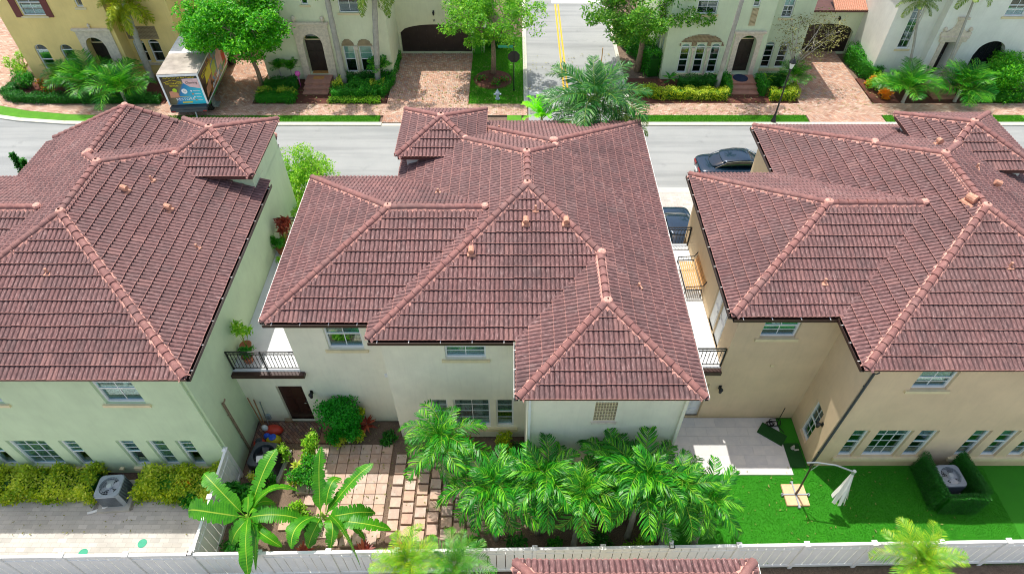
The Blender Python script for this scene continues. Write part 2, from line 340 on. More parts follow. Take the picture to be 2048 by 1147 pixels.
sheet('pavement', [(-60, 45.5), (-40, 40), (-35.5, 37.6), (-31, 36.3), (-28, 35.85), (-24, 35.7), (.85, 35.75), (.85, 37.1), (-30, 37.1), (-34, 38.2), (-34.5, 48), (-60, 60)], .06, 'pav_red2')
sheet('pavement', rect(7.6, 35.75, 60, 37.15), .06, 'pav_red2')
sheet('verge', [(-40, 38.6), (-34, 36.15), (-31, 35.45), (-28, 35.1), (-24, 34.95), (-24, 35.7), (-28, 35.85), (-31, 36.3), (-35.5, 37.6), (-40, 40)], .05, 'grass')
VERGES = [(-24, 34.95, -8.4, 35.7), (8.0, 34.95, 18.4, 35.75), (23.3, 34.95, 40, 35.75), (-2.9, 37.1, .85, 46.5), (-.4, 34.95, .5, 35.75)]
for v in VERGES: sheet('verge', rect(*v), .055, 'grass')
sheet('driveway', rect(-8.2, 34.95, -2.93, 43.95), .052, 'pav_red')
sheet('driveway', rect(18.5, 34.95, 23.2, 44.4), .052, 'pav_red')
sheet('driveway', rect(-22.5, 35.4, -16.9, 46), .058, 'pav_red')
sheet('driveway', rect(4.9, 20.3, 10.2, 28.0), .02, 'pav_pale')
sheet('driveway', rect(-9.9, 23.4, -4.6, 28.0), .02, 'pav_pale')
sheet('planting_bed', rect(-33.4, 37.15, -22.6, 40), .05, 'mulch'); sheet('planting_bed', rect(-16.8, 37.12, -8.25, 40.3), .05, 'mulch')
sheet('planting_bed', rect(7.7, 37.2, 18.4, 40.4), .05, 'mulch'); sheet('planting_bed', rect(23.3, 37.2, 40, 40.4), .05, 'mulch')
sheet('planting_bed', rect(-19.5, 22, -9.9, 27.9), .03, 'mulch'); sheet('planting_bed', rect(-4.6, 22, 4.8, 27.9), .03, 'grass'); sheet('planting_bed', rect(10.3, 22, 40, 27.9), .03, 'grass')
m = MB()
for dx in (0, .24): m.box((3.30+dx, 39.0, -.01), (3.42+dx, 52.4, .008))
m.build('centre_line', 'yellow_line', kind='structure')
MB().box((1.0, 38.25, -.01), (3.6, 38.7, .008)).build('stop_line', 'white_line', kind='structure')
MB().box((3.1, 52.6, -.01), (7.2, 53.3, .008)).build('stop_line', 'white_line', kind='structure')
MB().box((.95, 34.55, -.01), (7.3, 34.75, .010)).box((.66, 37.15, -.1), (.94, 70, .1)).box((7.3, 34.95, -.1), (7.55, 70, .1)).build('curb', 'curb', kind='structure')
# back yards and alley
sheet('alley', rect(-60, -10, 60, 7.6), -.02, 'gravel')
sheet('yard_paving', rect(-30, 7.75, -10.15, 10.55), .0, 'pav_pale')
sheet('yard_soil', rect(-9.9, 7.8, 5, 13.6), -.04, 'soil')
sheet('lawn', [(5.1, 7.95), (40, 8.5), (40, 11.68), (10.4, 11.68), (5.1, 11.68)], .0, 'turf')
sheet('patio_bed', rect(5.0, 11.3, 10.35, 13.73), .026, 'travertine'); sheet('lawn', rect(10.35, 11.69, 10.99, 13.73), -.004, 'turf')
sheet('door_pad', rect(-10.0, 12.62, -7.5, 13.58), .0, 'pav_brown')

def grass_blades(name, x0, y0, x1, y1, n, h, mat, seed):
    g = np.random.default_rng(seed); p = np.stack([g.uniform(x0, x1, n), g.uniform(y0, y1, n), np.full(n, .0)], 1); a = g.uniform(0, 2*PI, n)
    d = np.stack([np.cos(a), np.sin(a), 0*a], 1)*.012; lean = g.normal(0, .35, (n, 2))*h; H = g.uniform(.5, 1, n)*h
    tip = p.copy(); tip[:, :2] += lean; tip[:, 2] += H
    V = np.concatenate([p-d, p+d, tip], 1).reshape(-1, 3); F = np.arange(3*n).reshape(-1, 3)
    return props(link(np_mesh(name, V, F, mat), name), kind='stuff')
grass_blades('turf_blades', 5.2, 8.05, 17.5, 11.6, 90000, .03, 'lf_turf', 3)
for i, v in enumerate(VERGES[:2]+[VERGES[3]]+[(23.3, 34.95, 32, 35.75)]): 
    o = grass_blades('grass_blades', *v, int((v[2]-v[0])*(v[3]-v[1])*1800), .09, 'lf_grass', 5+i); o.location.z = .05

# paving stones, one object each
def slab_mesh(name, w, d, h, mat):
    return MB().box((-w/2, -d/2, 0), (w/2, d/2, h), tap=.008).mesh(name, mat)
pt = thing('tiled_patio', (-6.4, 11, 0), 'patio of square brown and tan paving tiles in the cream house yard', 'patio')
sm = slab_mesh('paving_tile', .392, .392, .09, 'stone_warm')
for i in range(8):
    for j in range(9):
        x = -7.6+.4*i; y = 9.15+.4*j
        if i < 2 and not (4 <= j <= 8): continue
        o = link(sm, 'paving_tile', pt); o.location = (x-(-6.4)+rnd.uniform(-.003, .003), y-11, -.055+rnd.uniform(-.004, .004)); o.rotation_euler = (0, 0, rnd.uniform(-.01, .01)+rnd.randrange(4)*PI/2)
pt = thing('stepping_stones', (-2.6, 10.5, 0), 'raised square stepping stones set in dark soil in loose columns', 'stepping stones')
sm = slab_mesh('stepping_stone', .39, .37, .12, 'stone_warm')
for i in range(9):
    for j in range(8 if i else 9):
        x = -4.22+.465*i; y = 8.95+.425*j+(.2 if i % 2 else 0)+i*.03
        if y > 12.3 or (i > 6 and j > 4): continue
        o = link(sm, 'stepping_stone', pt); o.location = (x+2.6+rnd.uniform(-.012, .012), y-10.5+rnd.uniform(-.012, .012), -.05+rnd.uniform(-.01, .01)); o.rotation_euler = (rnd.uniform(-.015, .015), rnd.uniform(-.015, .015), rnd.uniform(-.03, .03))
for (x, y) in ((-6.2, 8.85), (-5.78, 8.85), (-5.35, 8.9), (-4.9, 8.9), (-7.3, 10.3), (-7.7, 10.75), (-8.0, 9.4)):
    o = link(sm, 'stepping_stone', pt); o.location = (x+2.6, y-10.5, -.055); o.rotation_euler = (0, 0, rnd.uniform(-.04, .04))
pt = thing('corner_slabs', (-7.1, 13.05, 0), 'four rust coloured square slabs left of the round thuja bush', 'paving slabs')
sm = slab_mesh('paving_slab', .43, .43, .09, 'stone_dark')
for x in (-7.25, -6.79):
    for y in (12.83, 13.29): link(sm, 'paving_slab', pt).location = (x+7.1, y-13.05, -.04)
pt = thing('travertine_patio', (8, 12.7, 0), 'pale travertine terrace at the tan house corner', 'patio')
sm = slab_mesh('travertine_slab', .796, .396, .08, 'travertine')
for j in range(6):
    for i in range(7):
        x = 5.5+.8*i-(.4 if j % 2 else 0); y = 11.5+.4*j
        if x > 9.95: continue
        link(sm, 'travertine_slab', pt).location = (x-8, y-12.7, -.045+rnd.uniform(-.001, .001))

# ---------------------------------------------------------------- tiled roofs
T = .42; CH = .378; TW = .30; SL = math.sqrt(1+T*T)
CAMP = Vector((0, 0, 22))
def hip_h(r, x, y):
    d = min(x-r[0], r[2]-x, y-r[1], r[3]-y); return r[4]+T*d if d > -.02 else -99.
def env(rs, x, y): return max([hip_h(r, x, y) for r in rs]+[-99.])
DIRS = {'S': lambda r, x, y: y-r[1], 'N': lambda r, x, y: r[3]-y, 'W': lambda r, x, y: x-r[0], 'E': lambda r, x, y: r[2]-x}
def tile_verts():
    V = []; n = 12
    prof = []
    for i in range(n+1):
        t = (i/6.) % 1. if i < n else 0.; prof.append(.042*max(0, math.sin(PI*t))**.75)
    for i in range(n+1): V.append((TW*i/n, 0, .072+prof[i]))
    for i in range(n+1): V.append((TW*i/n, (CH+.05)*SL, .014+prof[i]))
    for i in range(n+1): V.append((TW*i/n, .004, .056+prof[i]*.95))
    F = [(i, i+1, n+2+i, n+1+i) for i in range(n)]+[(2*n+2+i, 2*n+3+i, i+1, i) for i in range(n)]
    UV = [(v[0], v[1]) for v in V]
    return np.array(V), F, np.array(UV)
TV, TF, TUV = tile_verts()
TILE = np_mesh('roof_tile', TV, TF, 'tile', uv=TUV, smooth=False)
def cap_mesh():
    V = []; F = []; n = 8
    for (y, r, z) in ((0, .118, .02), (.37, .098, 0), (0, .098, .012)):
        for i in range(n+1):
            a = PI*i/n; V.append((r*math.cos(a)*1.02, y, z+r*math.sin(a)*.86))
    for i in range(n): F.append((i, i+1, n+2+i, n+1+i)); F.append((2*n+2+i, 2*n+3+i, i+1, i))
    return np_mesh('ridge_tile', V, F, 'cap', smooth=False)
CAPM = cap_mesh()
def face_frame(dr, coord, ez, u, s):          # point + axes on a roof plane
    if dr == 'S': p = Vector((u, coord+s, ez+T*s)); e = Vector((1, 0, 0)); up = Vector((0, 1, T))
    if dr == 'N': p = Vector((u, coord-s, ez+T*s)); e = Vector((-1, 0, 0)); up = Vector((0, -1, T))
    if dr == 'W': p = Vector((coord+s, u, ez+T*s)); e = Vector((0, -1, 0)); up = Vector((1, 0, T))
    if dr == 'E': p = Vector((coord-s, u, ez+T*s)); e = Vector((0, 1, 0)); up = Vector((-1, 0, T))
    up.normalize(); return p, e, up, e.cross(up)
def build_roof(house, rects, others=[], hide=None, singles=300, vents=[], gutters=[], name='roof', skip=None, cuts=()):
    org = origin_of(house); rs = rects
    m = MB()
    for k, r in enumerate(rs):                 # roof deck, soffit and fascia, each block a few millimetres off its neighbour
        q = .006*k; x0, y0, x1, y1 = r[0]+q+.03, r[1]+q+.03, r[2]-q-.03, r[3]-q-.03; ez = r[4]-q; w = min(x1-x0, y1-y0)/2; h = ez+T*w
        zb = ez-.17-q
        a = [(x0, y0), (x1, y0), (x1, y1), (x0, y1)]
        if x1-x0 < y1-y0: R0, R1 = ((x0+x1)/2, y0+w, h), ((x0+x1)/2, y1-w, h)
        else: R0, R1 = (x0+w, (y0+y1)/2, h), (x1-w, (y0+y1)/2, h)
        A, B, Cc, D = [(x, y, ez) for x, y in a]
        if x1-x0 < y1-y0: fs = [(A, B, R0), (B, Cc, R1, R0), (Cc, D, R1), (D, A, R0, R1)]
        else: fs = [(A, B, R1, R0), (B, Cc, R1), (Cc, D, R0, R1), (D, A, R0)]
        for f in fs: m.face(f, 0)
        for i in range(4):
            p, n2 = a[i], a[(i+1) % 4]; m.face([(p[0], p[1], zb), (n2[0], n2[1], zb), (n2[0], n2[1], ez), (p[0], p[1], ez)], 1)
        m.face([(x, y, zb) for x, y in reversed(a)], 1)
    roof = m.build(name, ['deck', 'fascia'], house)
    if skip:
        bm = bmesh.new(); bm.from_mesh(roof.data); bmesh.ops.translate(bm, verts=bm.verts[:], vec=org)
        for ax, v in cuts: bmesh.ops.bisect_plane(bm, geom=bm.verts[:]+bm.edges[:]+bm.faces[:], plane_co=(v, v, 0), plane_no=(1, 0, 0) if ax == 'x' else (0, 1, 0))
        bmesh.ops.delete(bm, geom=[f for f in bm.faces if skip(*f.calc_center_median()[:2])], context='FACES')
        bmesh.ops.translate(bm, verts=bm.verts[:], vec=-org); bm.to_mesh(roof.data); bm.free()
    planes = {}
    for r in rs:
        for d, c in (('S', r[1]), ('N', r[3]), ('W', r[0]), ('E', r[2])): planes.setdefault((d, round(c, 2), r[4]), []).append(r)
    whole = []; clip = []
    for (d, c, ez), rl in planes.items():
        own = DIRS[d]
        if d in 'SN': u0 = min(r[0] for r in rl); u1 = max(r[2] for r in rl); smax = max(min(r[3]-r[1], r[2]-r[0]) for r in rl)/2
        else: u0 = min(r[1] for r in rl); u1 = max(r[3] for r in rl); smax = max(min(r[3]-r[1], r[2]-r[0]) for r in rl)/2
        sg = {'S': 1, 'N': -1, 'W': -1, 'E': 1}[d]
        for k in range(-1 if False else 0, int(smax/CH)+1):
            s = k*CH-.03 if k else -.05
            j0 = int(math.floor(u0/TW))-1; j1 = int(math.ceil(u1/TW))+1
            for j in range(j0, j1):
                u = j*TW+(.0 if d in 'SN' else (k*.11 % TW))
                # corners in plan
                cs = []
                for (du, ds) in ((0, 0), (TW, 0), (TW, CH+.05), (0, CH+.05)):
                    p, e, up, n = face_frame(d, c, ez, u, s); q = p+e*du; h2 = {'S': (0, ds), 'N': (0, -ds), 'W': (ds, 0), 'E': (-ds, 0)}[d]
                    cs.append((q.x+h2[0], q.y+h2[1]))
                best = None; cov = [False]*4
                for r in rl:
                    ins = []
                    for (x, y) in cs:
                        o = own(r, x, y); ok = all(o <= f(r, x, y)+1e-6 for kk, f in DIRS.items() if kk != d) and min(f(r, x, y) for kk, f in DIRS.items() if kk != d) >= -.01
                        ins.append(ok)
                    cov = [a or b for a, b in zip(cov, ins)]
                    if best is None or sum(ins) > best[0]: best = (sum(ins), r)
                if best[0] == 0 and not any(cov): continue
                cx = sum(p[0] for p in cs)/4; cy = sum(p[1] for p in cs)/4
                zc = ez+T*own(best[1], cx, cy)
                dz = [env(rs, x, y)-(ez+T*own(best[1], x, y)) for x, y in cs]
                if min(dz) > .04 or env(rs, cx, cy)-zc > .13: continue
                if others:
                    if env(others, cx, cy)-zc > .0 and hide == 'under': continue
                if hide and hide != 'under' and hide[0] < cx < hide[2] and hide[1] < cy < hide[3]: continue
                if skip and skip(cx, cy): continue
                p, e, up, n = face_frame(d, c, ez, u, s)
                jit = Matrix.Rotation(rnd.gauss(0, .006), 4, 'Z') @ Matrix.Translation((rnd.gauss(0, .002), rnd.gauss(0, .004), rnd.gauss(0, .002)))
                M = Matrix(((e.x, up.x, n.x, p.x-org.x), (e.y, up.y, n.y, p.y-org.y), (e.z, up.z, n.z, p.z-org.z), (0, 0, 0, 1))) @ jit
                if all(cov): whole.append(((p-CAMP).length-(3 if n.y < 0 else 0), M))
                else: clip.append((best[1], d, M))
    whole.sort(key=lambda t: t[0])
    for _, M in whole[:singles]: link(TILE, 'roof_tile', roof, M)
    rest = whole[singles:]
    TV4 = np.concatenate([TV, np.ones((len(TV), 1))], 1)
    if rest:
        V = np.concatenate([(TV4 @ np.array(M).T)[:, :3] for _, M in rest]); F = np.concatenate([np.array(TF)+i*len(TV) for i in range(len(rest))])
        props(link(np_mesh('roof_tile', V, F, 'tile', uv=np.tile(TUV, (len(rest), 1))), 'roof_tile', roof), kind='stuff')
    if clip:                                   # tiles cut along hips and ridges
        bm_all = bmesh.new(); uvl = bm_all.loops.layers.uv.new('UVMap'); groups = {}
        for r, d, M in clip: groups.setdefault((r, d), []).append(M)
        V = []; 
        out = []
        for (r, d), Ms in groups.items():
            bm = bmesh.new(); ul = bm.loops.layers.uv.new('UVMap')
            for M in Ms:
                vs = [bm.verts.new((M @ Vector(v))+org) for v in TV]
                for f in TF:
                    ff = bm.faces.new([vs[i] for i in f])
                    for lp, i in zip(ff.loops, f): lp[ul].uv = TUV[i]
            nrm = {'S': ((r[0], r[1]), (0, 1)), 'N': ((r[0], r[3]), (0, -1)), 'W': ((r[0], r[1]), (1, 0)), 'E': ((r[2], r[1]), (-1, 0))}
            (ox, oy), (ax, ay) = nrm[d]
            for kk, ((px_, py_), (bx, by)) in nrm.items():
                if kk == d: continue
                # keep own distance <= other distance:  a.(p-o) - b.(p-q) <= 0
                nx, ny = ax-bx, ay-by; cst = ax*ox+ay*oy-(bx*px_+by*py_)
                L = nx*nx+ny*ny; co = (nx*cst/L, ny*cst/L, 0)
                bmesh.ops.bisect_plane(bm, geom=bm.verts[:]+bm.edges[:]+bm.faces[:], dist=1e-5, plane_co=co, plane_no=(nx, ny, 0), clear_outer=True)
            me = bpy.data.meshes.new('tmp'); bmesh.ops.translate(bm, verts=bm.verts[:], vec=-org); bm.to_mesh(me); bm.free(); bm_all.from_mesh(me); bpy.data.meshes.remove(me)
        me = bpy.data.meshes.new('cut_tile'); bm_all.to_mesh(me); bm_all.free(); me.materials.append(MAT['tile'])
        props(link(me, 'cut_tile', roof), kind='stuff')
    # ridge and hip caps with mortar beds
    mb = MB(); ncap = 0
    allr = rs+others if others else rs
    for r in rs:
        x0, y0, x1, y1, ez = r; w = min(x1-x0, y1-y0)/2
        if x1-x0 < y1-y0: a, b = Vector(((x0+x1)/2, y0+w, ez+T*w)), Vector(((x0+x1)/2, y1-w, ez+T*w)); ends = [((x0, y0), a), ((x1, y0), a), ((x0, y1), b), ((x1, y1), b)]
        else: a, b = Vector((x0+w, (y0+y1)/2, ez+T*w)), Vector((x1-w, (y0+y1)/2, ez+T*w)); ends = [((x0, y0), a), ((x0, y1), a), ((x1, y0), b), ((x1, y1), b)]
        segs = [(Vector((p[0], p[1], ez)), q, T/math.sqrt(2)) for p, q in ends]+([(a, b, T)] if (b-a).length > .1 else [])
        for (p, q, sl) in segs:
            L = (q-p).length; n = max(2, int(L/.04)); dirv = (q-p).normalized(); side = Vector((dirv.y, -dirv.x, 0)).normalized(); run = None; runs = []
            for i in range(n+1):
                c = p+(q-p)*i/n; ok = env(rs, c.x, c.y) <= c.z+.02
                for sd in (-.3, .3):
                    t = c+side*sd
                    if env(rs, t.x, t.y) > c.z-.3*sl*.55 and .2 < i*L/n < L-.2: ok = False
                if skip and skip(c.x, c.y): ok = False
                if others and hide == 'under' and env(others, c.x, c.y) > c.z+.02: ok = False
                if ok and run is None: run = i
                if (not ok or i == n) and run is not None:
                    if (i-run)*L/n > .25: runs.append((run*L/n, (i if ok else i-1)*L/n))
                    run = None
            for (s0, s1) in runs:
                nn = max(1, round((s1-s0)/.335)); st = (s1-s0)/nn
                for i in range(nn):
                    c = p+dirv*(s0+i*st-.02); up = dirv; xx = side; zz = xx.cross(up)
                    if zz.z < 0: zz = -zz; xx = -xx
                    M = Matrix(((xx.x, up.x, zz.x, c.x-org.x), (xx.y, up.y, zz.y, c.y-org.y), (xx.z, up.z, zz.z, c.z+.062-org.z), (0, 0, 0, 1))) @ Matrix.Rotation(rnd.gauss(0, .02), 4, 'Z')
                    link(CAPM, 'ridge_tile', roof, M)
                # mortar: a ragged bed each side
                k = max(2, int((s1-s0)/.07)); prev = None
                for i in range(k+1):
                    c = p+dirv*(s0+(s1-s0)*i/k); wv = [.165+abs(rnd.gauss(0, .028)) for _ in (0, 1)]
                    row = [c+side*wv[0]+Vector((0, 0, -sl*wv[0]+.035)), c+side*.125+Vector((0, 0, -sl*.13+.095)), c+Vector((0, 0, .08)), c-side*.125+Vector((0, 0, -sl*.13+.095)), c-side*wv[1]+Vector((0, 0, -sl*wv[1]+.035))]
                    if prev:
                        for jx in range(4): mb.face([prev[jx], prev[jx+1], row[jx+1], row[jx]])
                    prev = row
                # lumps of mortar at the joints
                for s in (s0, s1):
                    c = p+dirv*s
                    if s == s0 and s0 < .05: continue
                    mb.lathe([(.05, -.02), (.12, .05), (.145, .10), (.12, .16), (.05, .20)], (c.x+rnd.gauss(0, .02), c.y, c.z), 9)
    mo = mb.build('mortar', 'mortar', roof)
    for (x, y, kind, *rz) in vents:
        z = env(rs, x, y); v = MB(); a = rz[0] if rz else 0
        if kind == 's':
            v.lathe([(.12, .02), (.10, .07), (.05, .09), (.05, .30), (.0, .30)], n=9); v.box((-.13, -.14, .0), (.13, .14, .06), M=Matrix.Rotation(a, 4, 'Z'))
        elif kind == 'b':
            M = Matrix.Rotation(a, 4, 'Z'); v.box((-.17, -.2, .0), (.17, .17, .07), M=M); v.lathe([(.09, .04), (.09, .26), (.0, .26)], n=10)
            v.tube([M @ Vector((0, .1, .30)), M @ Vector((0, -.17, .24))], [.12, .13], 9)
        else:
            M = Matrix.Rotation(a, 4, 'Z'); v.box((-.3, -.32, .0), (.3, .3, .07), M=M, tap=.04); v.tube([M @ Vector((0, .2, .22)), M @ Vector((0, -.2, .24))], [.17, .19], 12)
        o = v.build('vent_pipe', 'vent', roof, local=True); o.location = Vector((x, y, z+.02))-org; o.scale = (.78,)*3
    for (p, q, white) in gutters:
        p = Vector(p); q = Vector(q); d = (q-p).normalized(); o_ = Vector((d.y, -d.x, 0)); g = MB()
        def bar(o0, o1, z0, z1, mi):
            pts = [p+o_*o0, q+o_*o0, q+o_*o1, p+o_*o1]; g.face([(v.x, v.y, p.z+z1) for v in pts], mi)
            g.face([(v.x, v.y, p.z+z0) for v in reversed(pts)], mi)
            for i in range(4):
                a, b = pts[i], pts[(i+1) % 4]; g.face([(a.x, a.y, p.z+z0), (b.x, b.y, p.z+z0), (b.x, b.y, p.z+z1), (a.x, a.y, p.z+z1)], mi)
        bar(.0, .012, -.14, .0, 0); bar(.13, .145, -.12, .012, 0); bar(.012, .13, -.14, -.125, 1)
        go = g.build('gutter', ['strap' if white else 'gutter', 'gutter_in'], roof); hm = MB().box((-.014, 0, -.006), (.014, .15, .010)).mesh('gutter_hanger', 'strap')
        L = (q-p).length; n = int(L/.95)
        for i in range(n+1):
            c = p+d*(.3+i*(L-.6)/max(1, n)); ho = link(hm, 'gutter_hanger', go, Matrix.Translation(c-org) @ Matrix.Rotation(math.atan2(-o_.x, o_.y), 4, 'Z'))
    return roof

# ---------------------------------------------------------------- walls, windows, doors
def arch_z(u, u0, u1, z1, rise):           # height of the arch curve
    t = (u-(u0+u1)/2)/((u1-u0)/2); return z1-rise+rise*math.sqrt(max(0, 1-t*t))
class Wall:
    def __init__(s, house, p0, p1, z0, z1, mat, depth=.13, name='wall'):
        s.h = house; s.p0 = Vector((*p0, 0)); d = Vector((*p1, 0))-s.p0; s.L = d.length; s.d = d.normalized(); s.n = Vector((s.d.y, -s.d.x, 0))
        s.z0, s.z1, s.mat, s.dep, s.name = z0, z1, mat, depth, name; s.ops = []
    def P(s, u, z, o=0.): q = s.p0+s.d*u+s.n*o; return (q.x, q.y, z)
    def M(s, u, z, o=0.):
        x, y, zz = s.P(u, z, o); g = origin_of(s.h); return Matrix(((s.d.x, -s.n.x, 0, x-g.x), (s.d.y, -s.n.y, 0, y-g.y), (0, 0, 1, zz-g.z), (0, 0, 0, 1)))  # local x along wall, y inward, z up
    def op(s, u0, u1, z0, z1, rise=0, depth=None): s.ops.append((u0, u1, z0, z1, rise, depth or s.dep)); return s.ops[-1]
    def build(s):
        us = sorted({0, s.L}|{v for o in s.ops for v in o[:2]}); zs = sorted({s.z0, s.z1}|{v for o in s.ops for v in o[2:4]}); m = MB()
        for a, b in zip(us[:-1], us[1:]):
            for c, d in zip(zs[:-1], zs[1:]):
                cu, cz = (a+b)/2, (c+d)/2
                if any(o[0] < cu < o[1] and o[2] < cz < o[3] for o in s.ops): continue
                m.face([s.P(a, c), s.P(b, c), s.P(b, d), s.P(a, d)])
        for (u0, u1, z0, z1, rise, dep) in s.ops:
            zt = z1-rise
            m.face([s.P(u0, z0), s.P(u0, zt), s.P(u0, zt, -dep), s.P(u0, z0, -dep)]); m.face([s.P(u1, zt), s.P(u1, z0), s.P(u1, z0, -dep), s.P(u1, zt, -dep)])
            m.face([s.P(u1, z0), s.P(u0, z0), s.P(u0, z0, -dep), s.P(u1, z0, -dep)])
            if not rise: m.face([s.P(u0, z1), s.P(u1, z1), s.P(u1, z1, -dep), s.P(u0, z1, -dep)])
            else:
                n = 14
                for i in range(n):
                    a = u0+(u1-u0)*i/n; b = u0+(u1-u0)*(i+1)/n; za, zb = arch_z(a, u0, u1, z1, rise), arch_z(b, u0, u1, z1, rise)
                    m.face([s.P(a, za), s.P(b, zb), s.P(b, z1), s.P(a, z1)]); m.face([s.P(a, za), s.P(b, zb), s.P(b, zb, -dep), s.P(a, za, -dep)])
        return m.build(s.name, s.mat, s.h)
    def box(s, u0, u1, z0, z1, o0, o1, mat, name, parent=None, **kw):
        m = MB().box((u0, -o1, z0), (u1, -o0, z1)); o = m.build(name, mat, parent or s.h, local=True); o.matrix_local = s.M(0, 0); return props(o, **kw)

def window(w, u0, u1, z0, z1, sashes=((2, 2), (2, 2)), rise=0, sill=True, frame='white', blind=.55, sillmat='trim', dep=.12, open_=True, sillx=.12, muntin=True):
    """sashes from the bottom up: (panes across, panes high)"""
    if open_: w.op(u0, u1, z0, z1, rise, dep+.03)
    W_, H_ = u1-u0, z1-z0; fw = .06; m = MB()
    zt = H_-rise
    m.box((0, -.03, 0), (fw, .04, zt)); m.box((W_-fw, -.03, 0), (W_, .04, zt)); m.box((fw, -.03, 0), (W_-fw, .04, fw))
    if rise:
        n = 12
        for i in range(n):
            a = PI*i/n; b = PI*(i+1)/n; c = W_/2
            o = [(c-c*math.cos(t), zt+rise*math.sin(t)) for t in (a, b)]; q = [(c-(c-fw)*math.cos(t), zt+(rise-fw)*math.sin(t)) for t in (a, b)]
            m.face([(o[0][0], -.03, o[0][1]), (o[1][0], -.03, o[1][1]), (q[1][0], -.03, q[1][1]), (q[0][0], -.03, q[0][1])]); m.face([(q[0][0], -.03, q[0][1]), (q[1][0], -.03, q[1][1]), (q[1][0], .04, q[1][1]), (q[0][0], .04, q[0][1])])
        m.box((fw, -.03, zt-.03), (W_-fw, .03, zt+.03))
    else: m.box((fw, -.03, H_-fw), (W_-fw, .04, H_))
    top = zt-.03 if rise else H_-fw; ns = len(sashes); sh = (top-fw)/ns; panes = []
    for k, (nx, nz) in enumerate(sashes):
        a = fw+k*sh; b = a+sh; oy = .022*((k+1) % 2)
        if k: m.box((fw, -.02, a-.028), (W_-fw, .035, a+.028))
        pw = (W_-2*fw)/nx; ph = (b-a)/nz; t = .013
        if muntin:
            for i in range(1, nx): m.box((fw+i*pw-t, -.008+oy, a+.028), (fw+i*pw+t, .012+oy, b-.028))
            for j in range(1, nz): m.box((fw, -.0065+oy, a+j*ph-t), (W_-fw, .0105+oy, a+j*ph+t))
        for i in range(nx):
            for j in range(nz): panes.append((fw+i*pw+t, a+j*ph+t, pw-2*t, ph-2*t, oy))
    fr = m.build('window', frame, w.h, local=True); fr.matrix_local = w.M(u0, z0, -dep)
    cache = {}
    for (x, z, a, b, oy) in panes:
        key = (round(a, 3), round(b, 3))
        if key not in cache: cache[key] = MB().box((0, 0, 0), (a, .006, b)).mesh('pane', 'glass')
        o = link(cache[key], 'pane', fr); o.location = (x, oy, z)
    if rise:
        n = 10; c = W_/2; o = MB()
        o.face([(c, 0, zt+.03)]+[(c-(c-fw)*math.cos(PI*i/n), 0, zt+.03+(rise-fw-.03)*math.sin(PI*i/n)) for i in range(n+1)][::-1]); o.build('pane', 'glass', fr, local=True)
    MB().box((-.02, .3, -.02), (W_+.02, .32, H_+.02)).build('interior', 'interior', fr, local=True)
    if blind:
        bl = MB(); z = H_-fw-.02
        while z > H_*(1-blind): bl.face([(fw, .07, z), (W_-fw, .07, z), (W_-fw, .078, z-.038), (fw, .078, z-.038)]); z -= .036
        props(bl.build('blind', 'blind', fr, local=True), kind='stuff')
    if sill: MB().box((-sillx, -dep-.07, -.13), (W_+sillx, .0, -.005)).build('sill', sillmat, fr, local=True)
    return fr
def door(w, u0, u1, z0, z1, mat='door_dark', dep=.14, rise=0, panels=((.12, .2), (.28, .62), (.72, .92)), cols=2, handle='r', open_=True, transom=False):
    if open_: w.op(u0, u1, z0, z1, rise, dep+.03)
    W_, H_ = u1-u0, z1-z0-(rise if rise else 0)
    d = MB().box((0, 0, 0), (W_, .045, H_)).build('door', mat, w.h, local=True); d.matrix_local = w.M(u0, z0, -dep)
    pw = (W_-.12*(cols+1))/cols
    for a, b in panels:
        for c in range(cols):
            x = .12+c*(pw+.12); MB().box((x, -.02, a*H_), (x+pw, .0, b*H_), tap=.0).box((x+.04, -.032, a*H_+.04), (x+pw-.04, -.02, b*H_-.04)).build('door_panel', mat, d, local=True)
    hx = W_-.09 if handle == 'r' else .09
    MB().tube([(hx, 0, H_*.47), (hx, -.06, H_*.47), (hx-(.1 if handle == 'r' else -.1), -.06, H_*.47)], .013, 6).lathe([(.03, 0), (.03, .02)], (hx, -.02, H_*.53), 8, M=Matrix.Rotation(PI/2, 4, 'X')).build('handle', 'chrome', d, local=True)
    MB().box((-.04, -.05, -.03), (W_+.04, .1, .0)).build('threshold', 'concrete', d, local=True)
    if rise:
        n = 12; c = W_/2; o = MB().face([(c, .01, H_+.04)]+[(c-(c-.05)*math.cos(PI*i/n), .01, H_+.04+(rise-.09)*math.sin(PI*i/n)) for i in range(n+1)][::-1]); o.build('transom_pane', 'glass', d, local=True)
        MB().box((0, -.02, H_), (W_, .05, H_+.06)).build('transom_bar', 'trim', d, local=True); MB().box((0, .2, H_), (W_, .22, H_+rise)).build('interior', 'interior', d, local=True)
        fr = MB()
        for i in range(n):
            a = PI*i/n; b = PI*(i+1)/n
            fr.face([(c-c*math.cos(a), -.02, H_+rise*math.sin(a)), (c-c*math.cos(b), -.02, H_+rise*math.sin(b)), (c-(c-.05)*math.cos(b), -.02, H_+(rise-.05)*math.sin(b)), (c-(c-.05)*math.cos(a), -.02, H_+(rise-.05)*math.sin(a))])
        fr.build('transom_frame', 'trim', d, local=True)
    return d
def sconce(w, u, z, mat='iron'):
    m = MB().box((-.05, -.02, -.08), (.05, 0, .12)).tube([(0, -.02, .08), (0, -.10, .14), (0, -.15, .10)], .014, 6)
    m.lathe([(.03, -.16), (.055, -.13), (.075, .04), (.09, .05), (.03, .11), (.01, .14)], (0, -.15, 0), 8)
    o = m.build('wall_lamp', mat, w.h, local=True); o.matrix_local = w.M(u, z); return o
